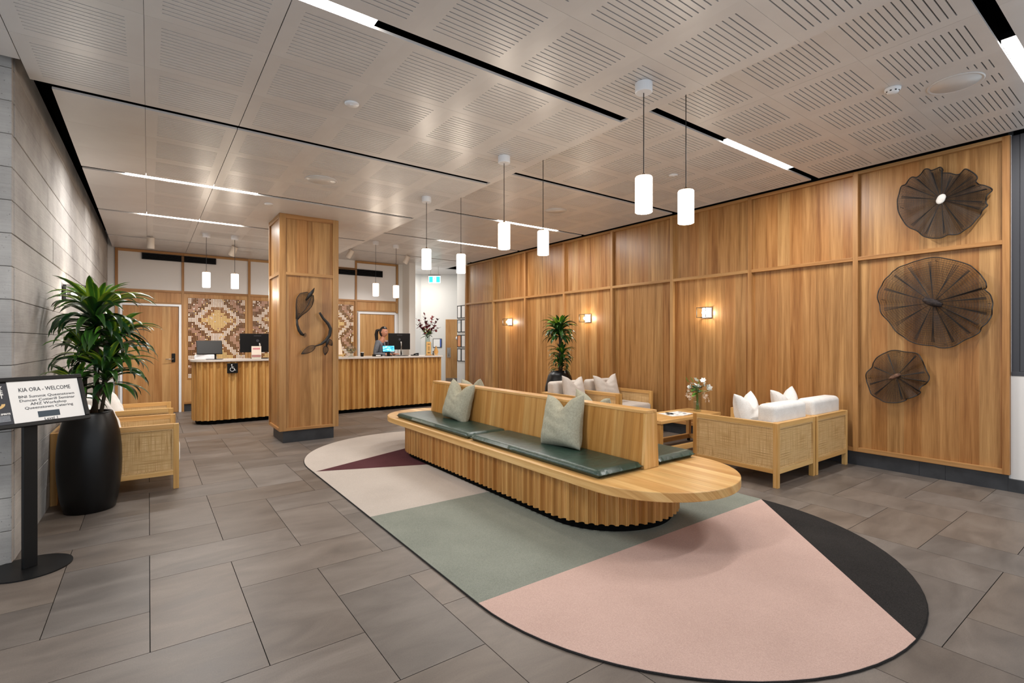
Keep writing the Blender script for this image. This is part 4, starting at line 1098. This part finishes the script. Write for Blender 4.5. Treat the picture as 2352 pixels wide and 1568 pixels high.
MB().lathe([(0,0),(.028,0),(.033,.08),(.030,.08),(.026,.01),(0,.01)], n=20).build('cup_body', M['black_plastic'], cp, smooth=True); MB().lathe([(.033,.078),(.0345,.088),(.029,.088),(.030,.078)], n=20).build('rim', M['white_gloss'], cp)
bk = thing('card_reader', 'low black card box with a white slip on the desk in front of the woman', 'card box', (3.80, 9.90, DT), 0)
B(-.085,-.06,0,.085,.06,.045).build('box', M['black_plastic'], bk, bevel=.006); B(-.05,-.062,.012,.05,-.0605,.03).build('slip', M['paper'], bk)
tbv = thing('tablet', 'small tablet with a blue sea picture on its screen, facing the guests', 'tablet', (4.02, 9.84, DT), 0)
Mt = Matrix.Translation((0,0,.09)) @ Matrix.Rotation(R(-10), 4, 'X')
MB().box(-.137,-.008,-.01,.137,.008,.135).xf(Mt).build('casing', M['black_plastic'], tbv, bevel=.004)
q_ = Mat('lit_sea_picture', '#4fb0d0', .3, 0, .4); g_ = q_.ramp(q_.noise(q_.mapping(q_.coord(), (9, 1, 26)), 1, 3), [(.3, '#0d4a7a'), (.5, '#3fb4dd'), (.62, '#bfe8f5'), (.75, '#2b8ec4')])
q_.col(g_); q_.link(g_, q_.b.inputs['Emission Color']); q_.b.inputs['Emission Strength'].default_value = .7
MB().box(-.125,-.0095,.005,.125,-.0082,.125).xf(Mt).build('display', q_.m, tbv)
MB().tube([(0,.01,.0),(0,.01,.10)], .03, 10).build('post', M['black_plastic'], tbv); B(-.07,-.05,0,.07,.06,.01).build('foot', M['black_plastic'], tbv)
ph = thing('desk_phone', 'small black phone handset lying near the right end of the desk', 'phone', (4.66, 9.92, DT), R(8))
B(-.09,-.05,0,.06,.05,.02).build('base', M['black_plastic'], ph, bevel=.006); MB().tube([(-.05,-.02,.025),(.0,-.02,.042),(.06,-.02,.04)], [.016,.012,.02], 10).build('handset', M['black_plastic'], ph, smooth=True)
for nm, x, h, w, lb in (('award_block', 4.93, .30, .052, 'tall engraved wooden award in front of the desk flowers'),):
    t = thing(nm, lb, 'award', (x, 9.83, DT), 0)
    B(-w-.012,-.035,0,w+.03,.035,.018).build('base', M['wall_trim'], t); blk = B(-w,-.012,.018,w,.016,h).build('block', M['oak_z'], t)
    B(w,-.008,.018,w+.022,.014,h-.03).build('glass_edge', M['vase_glass'], t)
    for i, z in enumerate((.25,.235,.19,.17,.15,.13,.11,.07,.058,.046)): B(-.03+(.008 if 2<=i<=6 else 0),-.0135,z,.03-(.008 if 2<=i<=6 else 0),-.0122,z+.007).build('engraving', M['cane'], blk)
t = thing('award_drop', 'drop-shaped amber wood award at the right end of the desk', 'award', (5.12, 9.85, DT), 0)
dp = [(0,.0)]; pr = []
for i in range(24):
    a = 2*PI*i/24; r_ = .05*(1+.0*math.sin(a)); x_ = r_*math.sin(a); z_ = .075-.055*math.cos(a)
    if z_ > .09: k = (z_-.09)/.04; x_ *= max(.0, 1-k*.75); z_ += .075*k
    pr.append((x_, z_))
n = len(pr); MB().add([(x,-.012,z) for x,z in pr]+[(x,.012,z) for x,z in pr], [tuple(range(n)), tuple(range(2*n-1,n-1,-1))]+[(i,n+i,n+(i+1)%n,(i+1)%n) for i in range(n)]).build('drop', M['oak_z'], t)
n = len(pr); MB().add([(x*1.12+.01,.013,z*1.05) for x,z in pr]+[(x*1.12+.01,.022,z*1.05) for x,z in pr], [tuple(range(n)), tuple(range(2*n-1,n-1,-1))]+[(i,n+i,n+(i+1)%n,(i+1)%n) for i in range(n)]).build('glass_edge', M['vase_glass'], t)
B(-.045,-.02,0,.045,.03,.018).build('base', M['oak_x'], t)
t = thing('amber_bottle', 'tiny amber bottle between the two awards', 'bottle', (5.045, 9.84, DT), 0)
MB().lathe([(0,0),(.014,0),(.014,.05),(.008,.062),(.008,.075),(0,.075)], n=14).build('bottle_body', M['cane'], t, smooth=True); MB().lathe([(0,.075),(.010,.075),(.010,.095),(0,.095)], n=12).build('lid', M['black_plastic'], t)
fv = thing('desk_flower_vase', 'vase of dark red eucalyptus and green leaves on the desk', 'vase', (5.0, 10.02, DT), 0)
MB().lathe([(0,0),(.055,0),(.058,.02),(.055,.32),(.048,.42),(.055,.44),(.050,.44),(.044,.41),(.05,.03),(0,.02)], n=26).build('glass', M['vase_glass'], fv, smooth=True)
M['burgundy'] = flat('burgundy_leaf', '#5a1c24', .5); M['burgundy2'] = flat('dusky_red_leaf', '#8b3a3c', .5); M['bud'] = flat('pale_green_bud', '#a8a86a', .5)
rr = random.Random(12)
for bi, (ux, uz) in enumerate(((-.24,.80),(-.12,.92),(.16,.88),(.25,.84),(.05,.72),(-.2,.65),(.22,.66),(-.05,.76),(.33,.64),(-.30,.70))):
    base = Vector((0,0,.38)); tip = Vector((ux, rr.uniform(-.1,.1), uz*.98)); st_ = MB(); pts = [base+(tip-base)*(k/5)+Vector((0,0,.04*math.sin(PI*k/5))) for k in range(6)]
    st_.tube(pts, .003, 5).build('stem', M['cane'], fv)
    lf = MB(); nl = 20 if bi < 8 else 8
    for k in range(nl):
        f = .25+.75*k/nl; c = base+(tip-base)*f+Vector((0,0,.04*math.sin(PI*f))); d = Vector((rr.uniform(-1,1), rr.uniform(-1,1), rr.uniform(-.4,.7))).normalized()
        strap(lf, c, d, rr.uniform(.06,.09), rr.uniform(.045,.06), .3, 3)
    tag(lf.build('sprig_leaves', M['burgundy' if bi % 2 else 'burgundy2'], fv), kind='stuff')
for i in range(24):
    a = rr.random()*6.28; m1 = MB(); strap(m1, (.02*math.cos(a), .02*math.sin(a), .42+rr.random()*.08), (math.cos(a), math.sin(a)*.6, rr.uniform(-.1,.9)), rr.uniform(.1,.2), .045, .7, 4); m1.build('leaf', M['sage_leaf' if i % 3 else 'green_leaf'], fv)
for i in range(14): MB().ball((rr.uniform(-.13,.15), rr.uniform(-.09,.02), rr.uniform(.48,.62)), .014,.014,.014, 8, 5).build('bud', M['bud'], fv, smooth=True)

# ================================================================== WIRE WALL SCULPTURES
OUT1 = [(.023,.338),(-.002,.315),(0,.276),(-.053,.259),(-.117,.228),(-.172,.262),(-.215,.235),(-.261,.171),(-.257,.121),(-.276,.091),(-.313,.069),(-.358,.035),(-.365,.008),(-.332,-.044),(-.325,-.097),(-.336,-.13),(-.299,-.177),(-.272,-.223),(-.223,-.295),(-.161,-.34),(-.101,-.368),(-.041,-.36),(.017,-.38),(.101,-.366),(.161,-.331),(.205,-.274),(.267,-.23),(.321,-.158),(.358,-.05),(.377,.055),(.363,.142),(.335,.219),(.303,.245),(.249,.297),(.205,.285),(.161,.333),(.118,.349),(.084,.326)]
OUT2 = [(-.008,.463),(-.135,.421),(-.25,.365),(-.306,.315),(-.352,.245),(-.388,.177),(-.395,.128),(-.383,.104),(-.419,.053),(-.435,-.015),(-.437,-.088),(-.424,-.16),(-.397,-.219),(-.356,-.267),(-.338,-.316),(-.287,-.353),(-.222,-.39),(-.183,-.428),(-.115,-.457),(-.056,-.461),(.005,-.442),(.109,-.429),(.195,-.396),(.261,-.346),(.333,-.267),(.396,-.169),(.443,-.105),(.472,-.006),(.487,.086),(.478,.156),(.448,.23),(.39,.307),(.35,.358),(.305,.387),(.238,.419),(.141,.444),(.062,.46)]
OUT3 = [(.008,.28),(-.065,.266),(-.153,.255),(-.192,.223),(-.219,.176),(-.226,.129),(-.246,.075),(-.27,.02),(-.267,-.027),(-.24,-.063),(-.206,-.091),(-.19,-.131),(-.199,-.152),(-.188,-.17),(-.164,-.189),(-.125,-.215),(-.083,-.232),(-.065,-.253),(-.011,-.278),(.045,-.286),(.12,-.282),(.173,-.256),(.224,-.219),(.251,-.171),(.271,-.108),(.289,-.058),(.287,-.012),(.271,.04),(.236,.088),(.22,.135),(.193,.186),(.15,.224),(.112,.252),(.063,.273)]
def disc(lb, cy, cz, out, nring, nrad, ruff, seed, wr_=.0010):
    """woven wire disc on the timber wall; local y along the wall, z up, -x into the room"""
    t = thing('wire_sculpture', lb, 'wall sculpture', (XW+.051, cy, cz), 0, 'woven wire discs on the timber wall')
    rr = random.Random(seed); n = len(out); NS = 160
    def oc(f):
        f = (f % 1.0)*n; i = int(f); a, b, c, d = out[(i-1)%n], out[i%n], out[(i+1)%n], out[(i+2)%n]; u = f-i
        return [.5*((2*b[k])+(-a[k]+c[k])*u+(2*a[k]-5*b[k]+4*c[k]-d[k])*u*u+(-a[k]+3*b[k]-3*c[k]+d[k])*u**3) for k in (0,1)]
    ph = [rr.uniform(0, 6.28) for _ in range(4)]
    def P(f, r):
        y, z = oc(f); a = 2*PI*f
        ru = (.6*math.sin(ruff*a+ph[0])+.4*math.sin((ruff*1.7//1)*a+ph[1]))
        k = r+.018*ru*math.sin(r*PI)*(.5)
        return (-(.087+.030*(1-r)+.020*ru*r*r), y*k, z*k)
    m = MB()
    for i in range(1, nring+1):
        r = .10+.90*(i/nring)**.9; m.tube([P(j/NS, r) for j in range(NS+1)], wr_, 3, False)
    for j in range(nrad):
        f = (j+rr.uniform(-.25,.25))/nrad; r0 = .06 if j % 2 else .3
        m.tube([P(f, r0+(1-r0)*k/14) for k in range(15)], wr_*.75, 3, False)
    tag(m.build('wire_mesh', M['mesh'], t), kind='stuff')
    # darker pleats
    m = MB()
    for j in range(int(ruff)):
        f = (j+.5+rr.uniform(-.3,.3))/ruff
        for e in (-.004, 0, .004): m.tube([P(f+e*k/12, .12+.8*k/12) for k in range(13)], .0024, 4, False)
    tag(m.build('pleats', M['mesh_edge'], t), kind='stuff')
    m = MB(); m.tube([P(j/NS, 1.0) for j in range(NS+1)], .0050, 8, False); m.build('rim', M['mesh_edge'], t, smooth=True)
    # fixing stub back to the wall
    MB().tube([(0,0,0),(-.12,0,0)], .008, 8).build('fixing', M['mesh_edge'], t)
    for f in (.0, .25, .5, .75): q = P(f, .93); MB().tube([(0,q[1],q[2]), q], .0025, 6).build('fixing', M['mesh_edge'], t)
    m = MB(); NR = 14
    for j in range(NS):
        for i in range(NR+1): m.v.append(P(j/NS, .03+.97*i/NR))
    for j in range(NS):
        for i in range(NR): a = j*(NR+1)+i; b = ((j+1)%NS)*(NR+1)+i; m.f.append((a, a+1, b+1, b)); m.m.append(0)
    m.build('gauze', M['gauze'], t, smooth=True)
    return t
t = disc('uppermost wire disc with ruffled edge and white pebble centre', 1.497, 2.843, OUT1, 40, 130, 15, 1, .0017)
MB().ball((0,0,0), .016, .036, .050, 16, 10, .12, 3).xf(Matrix.Translation((-.13,.0,.004)) @ Matrix.Rotation(R(24), 4, 'X')).build('pebble', M['pebble'], t, smooth=True)
t = disc('largest wire disc in the middle, with a dark driftwood centre', 1.562, 1.81, OUT2, 17, 230, 16, 2, .0015)
MB().ball((0,0,0), .028, .090, .036, 16, 10, .22, 5).xf(Matrix.Translation((-.137,.0,.0)) @ Matrix.Rotation(R(26), 4, 'X')).build('driftwood', M['driftwood'], t, smooth=True)
t = disc('smallest and lowest wire disc with a brown driftwood chip in it', 1.871, 1.038, OUT3, 24, 120, 9, 3, .0014)
MB().ball((0,0,0), .02, .062, .022, 14, 8, .25, 8).xf(Matrix.Translation((-.13,.01,.0)) @ Matrix.Rotation(R(-32), 4, 'X')).build('driftwood', M['driftwood_brown'], t, smooth=True)

# two woven pods on the pillar front (plane y just in front of the timber)
YP = 7.345
pd = thing('wire_sculpture', 'woven black pod with a horn and long stalk on the pillar, upper left', 'wall sculpture', (1.75, YP, 1.9), 0, 'woven pods on the pillar')
def L(p, y=0): return (p[0]-1.75, y, p[1]-1.9)
ax = [(1.845,2.085),(1.80,2.04),(1.765,1.965),(1.728,1.87),(1.69,1.79),(1.664,1.72)]; rad = [.045,.10,.115,.085,.04,.014]
m = MB(); NS = 26
def podpt(t, a):
    k = t*(len(ax)-1); i = min(int(k), len(ax)-2); u = k-i; c = [ax[i][q]*(1-u)+ax[i+1][q]*u for q in (0,1)]; r_ = rad[i]*(1-u)+rad[i+1]*u
    d = Vector((ax[-1][0]-ax[0][0], ax[-1][1]-ax[0][1])).normalized(); nn = Vector((-d.y, d.x))
    return (c[0]-1.75+nn.x*r_*math.cos(a), -r_*.42*math.sin(a)-.0, c[1]-1.9+nn.y*r_*math.cos(a))
for i in range(44): m.tube([podpt(j/14, 2*PI*i/44) for j in range(15)], .0012, 3, False)
for j in range(1, 34): m.tube([podpt(j/34, 2*PI*i/NS) for i in range(NS+1)], .0009, 3, False)
tag(m.build('woven_net', M['mesh'], pd), kind='stuff')
for a in (0.0, PI, PI*.35): MB().tube([podpt(j/14, a) for j in range(15)], .0045, 6).build('rib', M['mesh_edge'], pd, smooth=True)
MB().tube([L((1.775,1.985),-.03), L((1.83,2.07),-.05), L((1.862,2.115),-.05), L((1.887,2.163),-.04)], [.010,.026,.019,.005], 10).build('horn', M['mesh_edge'], pd, smooth=True)
MB().tube([L((1.70,1.80)), L((1.70,1.80),.074)], .005, 6).build('fixing', M['mesh_edge'], pd)
MB().tube([L((1.664,1.725)), L((1.667,1.64),-.01), L((1.690,1.565),-.01), L((1.725,1.515),-.01), L((1.748,1.500))], [.013,.016,.020,.022,.014], 10).build('stalk', M['mesh_edge'], pd, smooth=True)
m = MB()
for i in range(9):
    a = R(-60+i*13); m.tube([L((1.735,1.507),-.01), L((1.735+.055*math.cos(a), 1.503+.045*math.sin(a)), -.012-.004*(i%3))], .0022, 5)
m.build('frayed_end', M['mesh_edge'], pd)
pd = thing('wire_sculpture', 'curved dark branch with three small woven leaves on the pillar, lower right', 'wall sculpture', (1.75, YP, 1.9), 0, 'woven pods on the pillar')
br = [(1.964,1.822),(2.015,1.741),(2.082,1.667),(2.119,1.592),(2.104,1.5),(2.052,1.424),(1.986,1.372),(1.907,1.346)]
pts = []
for i in range(len(br)-1):
    for k in range(3): u = k/3; pts.append(L((br[i][0]*(1-u)+br[i+1][0]*u, br[i][1]*(1-u)+br[i+1][1]*u), -.015))
pts.append(L(br[-1], -.01)); n = len(pts)
MB().tube(pts, [.014+.008*math.sin(PI*i/n) if i < n-4 else .006+.002*(n-i) for i in range(n)], 10).build('branch', M['mesh_edge'], pd, smooth=True)
MB().tube([L((2.082,1.667)), L((2.082,1.667),.074)], .005, 6).build('fixing', M['mesh_edge'], pd)
MB().tube([L((2.085,1.46),-.01), L((2.07,1.40),-.02), L((2.058,1.335),-.02)], [.020,.022,.008], 8).build('branch', M['mesh_edge'], pd, smooth=True)
for (a0, a1, w) in (((1.907,1.346),(1.719,1.235),.042),((2.055,1.350),(2.043,1.215),.036),((2.085,1.44),(2.141,1.350),.034)):
    a0, a1 = Vector(a0), Vector(a1); d = a1-a0; nn = Vector((-d.y, d.x)).normalized(); lf = bpy.data.objects.new('woven_leaf', None)
    def Q(t, s_): r_ = w*math.sin(PI*min(1, t**.75))**.8*s_; return L((a0.x+d.x*t+nn.x*r_, a0.y+d.y*t+nn.y*r_), -.012-.016*(1-s_*s_))
    m = MB()
    for s_ in (-1, 1): m.tube([Q(j/14, s_) for j in range(15)], .0035, 6)
    o = m.build('woven_leaf', M['mesh_edge'], pd, smooth=True); m = MB()
    for i in range(-8, 9): m.tube([Q(j/12, i/9) for j in range(13)], .0010, 3, False)
    for j in range(1, 26): m.tube([Q(j/26, s_/6) for s_ in range(-6, 7)], .0008, 3, False)
    tag(m.build('woven_net', M['mesh'], o), kind='stuff')

# ================================================================== PERSON behind the desk
pe = thing('person', 'woman with dark ponytail in a grey blazer over a black top, working behind the desk', 'person', (4.20, 10.66, 0), R(34))
def skin_fig(name, nodes, edges, mat, parent, sub=1):
    me = bpy.data.meshes.new(name); me.from_pydata([n[0] for n in nodes], edges, []); me.materials.append(mat)
    o = bpy.data.objects.new(name, me); COL.objects.link(o); o.parent = parent
    o.modifiers.new('skin', 'SKIN'); o.modifiers['skin'].use_smooth_shade = True
    if not me.skin_vertices: 
        bpy.context.view_layer.objects.active = o; 
    sv = me.skin_vertices[0].data if me.skin_vertices else None
    if sv is None:
        import bmesh
        bm = bmesh.new(); bm.from_mesh(me); bm.verts.layers.skin.verify(); bm.to_mesh(me); bm.free(); sv = me.skin_vertices[0].data
    for i, nd in enumerate(nodes):
        r_ = nd[1]; sv[i].radius = (r_, r_) if not isinstance(r_, tuple) else r_; sv[i].use_root = (i == 0)
    m_ = o.modifiers.new('sub', 'SUBSURF'); m_.levels = sub; m_.render_levels = sub+1
    return o
# local frame: she faces -y
body = [((0,.02,.92),(.15,.11)),((0,.02,1.06),(.125,.095)),((0,.0,1.22),(.135,.10)),((0,-.01,1.36),(.125,.085)),((0,-.01,1.45),(.055,.055)),((0,-.03,1.54),(.048,.05)),
        ((.15,.0,1.385),.055),((.20,.01,1.24),.043),((.225,.02,1.12),.038),((.19,-.12,1.12),.034),((.14,-.26,1.125),.025),
        ((-.15,.0,1.385),.055),((-.20,.01,1.24),.043),((-.225,.02,1.12),.038),((-.19,-.12,1.12),.034),((-.14,-.26,1.125),.025),
        ((.085,.02,.86),.085),((.09,.0,.50),.055),((.09,.03,.30),.05),((.09,.05,.09),.034),((.09,-.06,.035),.030),
        ((-.085,.02,.86),.085),((-.09,.0,.50),.055),((-.09,.03,.30),.05),((-.09,.05,.09),.034),((-.09,-.06,.035),.030)]
bed = [(0,1),(1,2),(2,3),(3,4),(4,5),(3,6),(6,7),(7,8),(8,9),(9,10),(3,11),(11,12),(12,13),(13,14),(14,15),(0,16),(16,17),(17,18),(18,19),(19,20),(0,21),(21,22),(22,23),(23,24),(24,25)]
skin_fig('body', body, bed, M['skin'], pe)
bl = [((0,.02,.90),(.168,.128)),((0,.02,1.05),(.142,.112)),((0,.0,1.22),(.152,.118)),((0,-.0,1.36),(.135,.098)),
      ((.155,.0,1.388),.066),((.205,.01,1.24),.056),((.228,.025,1.12),.052),((.20,-.10,1.12),.046),((.155,-.22,1.122),.037),
      ((-.155,.0,1.388),.066),((-.205,.01,1.24),.056),((-.228,.025,1.12),.052),((-.20,-.10,1.12),.046),((-.155,-.22,1.122),.037)]
skin_fig('blazer', bl, [(0,1),(1,2),(2,3),(3,4),(4,5),(5,6),(6,7),(7,8),(3,9),(9,10),(10,11),(11,12),(12,13)], M['blazer'], pe)
skin_fig('trousers', [((0,.02,.93),(.16,.12)),((.085,.02,.82),.098),((.09,.0,.50),.070),((.09,.04,.12),.055),((-.085,.02,.82),.098),((-.09,.0,.50),.070),((-.09,.04,.12),.055)],
         [(0,1),(1,2),(2,3),(0,4),(4,5),(5,6)], M['blackcloth'], pe)
MB().add([(-.055,-.116,1.40),(.055,-.116,1.40),(.018,-.135,1.12),(-.018,-.135,1.12),(-.05,-.09,1.40),(.05,-.09,1.40),(.018,-.10,1.12),(-.018,-.10,1.12)], [(0,1,2,3),(0,4,5,1),(1,5,6,2),(3,2,6,7),(0,3,7,4)]).build('black_top', M['blackcloth'], pe)
for s_ in (-1, 1):
    MB().add([(s_*.055,-.118,1.42),(s_*.098,-.112,1.38),(s_*.055,-.138,1.22),(s_*.012,-.142,1.11),(s_*.05,-.124,1.30)], [(0,1,2,4),(4,2,3)]).build('lapel', M['blazer'], pe)
    for k in range(4):      # fingers curled over the keyboard
        x = s_*(.14-.022+.013*k); y = -.295
        MB().tube([(x,y+.02,1.128),(x,y-.02,1.134),(x,y-.045,1.124),(x,y-.055+.004*abs(k-1.5),1.112)], [.009,.0085,.0075,.006], 8).build('finger', M['skin'], pe, smooth=True)
    MB().tube([(s_*.115,-.27,1.125),(s_*.098,-.30,1.125),(s_*.092,-.325,1.115)], [.011,.009,.007], 8).build('thumb', M['skin'], pe, smooth=True)
    MB().ball((s_*.14,-.285,1.125), .030, .035, .015, 12, 8).build('hand', M['skin'], pe, smooth=True)
# head: an ellipsoid pulled into chin, brow, nose, with face details
hm = MB(); n, m_ = 28, 20
for i in range(m_+1):
    a = PI*i/m_
    for j in range(n):
        b = 2*PI*j/n; x = .073*math.sin(a)*math.cos(b); y = .092*math.sin(a)*math.sin(b); z = -.115*math.cos(a)
        if z < 0: k = 1-.38*(-z/.115)**1.5; x *= k; y = y*k-(.018*(-z/.115))
        if y < -.05: y -= .004*math.exp(-((z+.01)/.05)**2)
        d = math.exp(-((x/.011)**2)-((z+.012)/.020)**2)*(1 if y < 0 else 0); y -= .020*d
        e = math.exp(-(((abs(x)-.030)/.013)**2)-((z-.012)/.011)**2)*(1 if y < 0 else 0); y += .007*e
        hm.v.append((x, y, z))
for i in range(m_):
    for j in range(n): hm.f.append((i*n+j, i*n+(j+1)%n, (i+1)*n+(j+1)%n, (i+1)*n+j)); hm.m.append(0)
Hd = Matrix.Translation((0,-.045,1.615)) @ Matrix.Rotation(R(8), 4, 'X')
hd = hm.xf(Hd).build('head', M['skin'], pe, smooth=True)
for s_ in (-1, 1):
    MB().ball((s_*.030,-.078,.012), .012,.006,.006, 10, 6).xf(Hd).build('eye', M['white_gloss'], hd, smooth=True)
    MB().ball((s_*.029,-.083,.011), .0055,.003,.0055, 8, 6).xf(Hd).build('iris', M['hair'], hd, smooth=True)
    MB().tube([(s_*.014,-.088,.032),(s_*.032,-.086,.037),(s_*.048,-.074,.031)], .0035, 6).xf(Hd).build('eyebrow', M['hair'], hd)
    MB().ball((s_*.074,.004,-.002), .008,.018,.028, 8, 8).xf(Hd).build('ear', M['skin'], hd, smooth=True)
MB().ball((0,-.087,-.054), .020,.007,.007, 12, 6).xf(Hd).build('lips', flat('lips', '#9a4a44', .45), hd, smooth=True)
hr = MB(); 
for i in range(m_+1):
    a = PI*i/m_
    for j in range(n):
        b = 2*PI*j/n; x = .080*math.sin(a)*math.cos(b); y = .099*math.sin(a)*math.sin(b)+.006; z = -.122*math.cos(a)+.006
        if y < .0 and z < .070: k = .82; x *= k; y = y*k+.02
        if z < -.04: x *= .9
        hr.v.append((x, y, z))
for i in range(m_):
    for j in range(n): hr.f.append((i*n+j, i*n+(j+1)%n, (i+1)*n+(j+1)%n, (i+1)*n+j)); hr.m.append(0)
hair = hr.xf(Hd).build('hair', M['hair'], pe, smooth=True)
MB().tube([(0,.06,1.67),(0,.13,1.65),(0,.15,1.56),(0,.14,1.44),(.0,.13,1.34)], [.022,.036,.040,.032,.008], 12).build('ponytail', M['hair'], hair, smooth=True)

# made-up fill light, added to brighten the lobby beyond the desk
for x, y, lb in ((5.95, 12.45, 'small round fill lamp added to the lobby ceiling beyond the white column'),):
    t = thing('fill_light', lb, 'light', (x, y, H2), 0)
    MB().lathe([(.0,-.004),(.045,-.004)], n=24).build('lens', M['lamp'], t); MB().lathe([(.045,-.006),(.058,-.006),(.062,0)], n=28).build('rim', M['white_gloss'], t)
    l = bpy.data.lights.new('fill_lamp', 'AREA'); l.shape = 'DISK'; l.size = .09; l.energy = 24; l.color = (1,.97,.93)
    o = bpy.data.objects.new('fill_lamp', l); COL.objects.link(o); o.parent = t; o.location = (0,0,-.008)
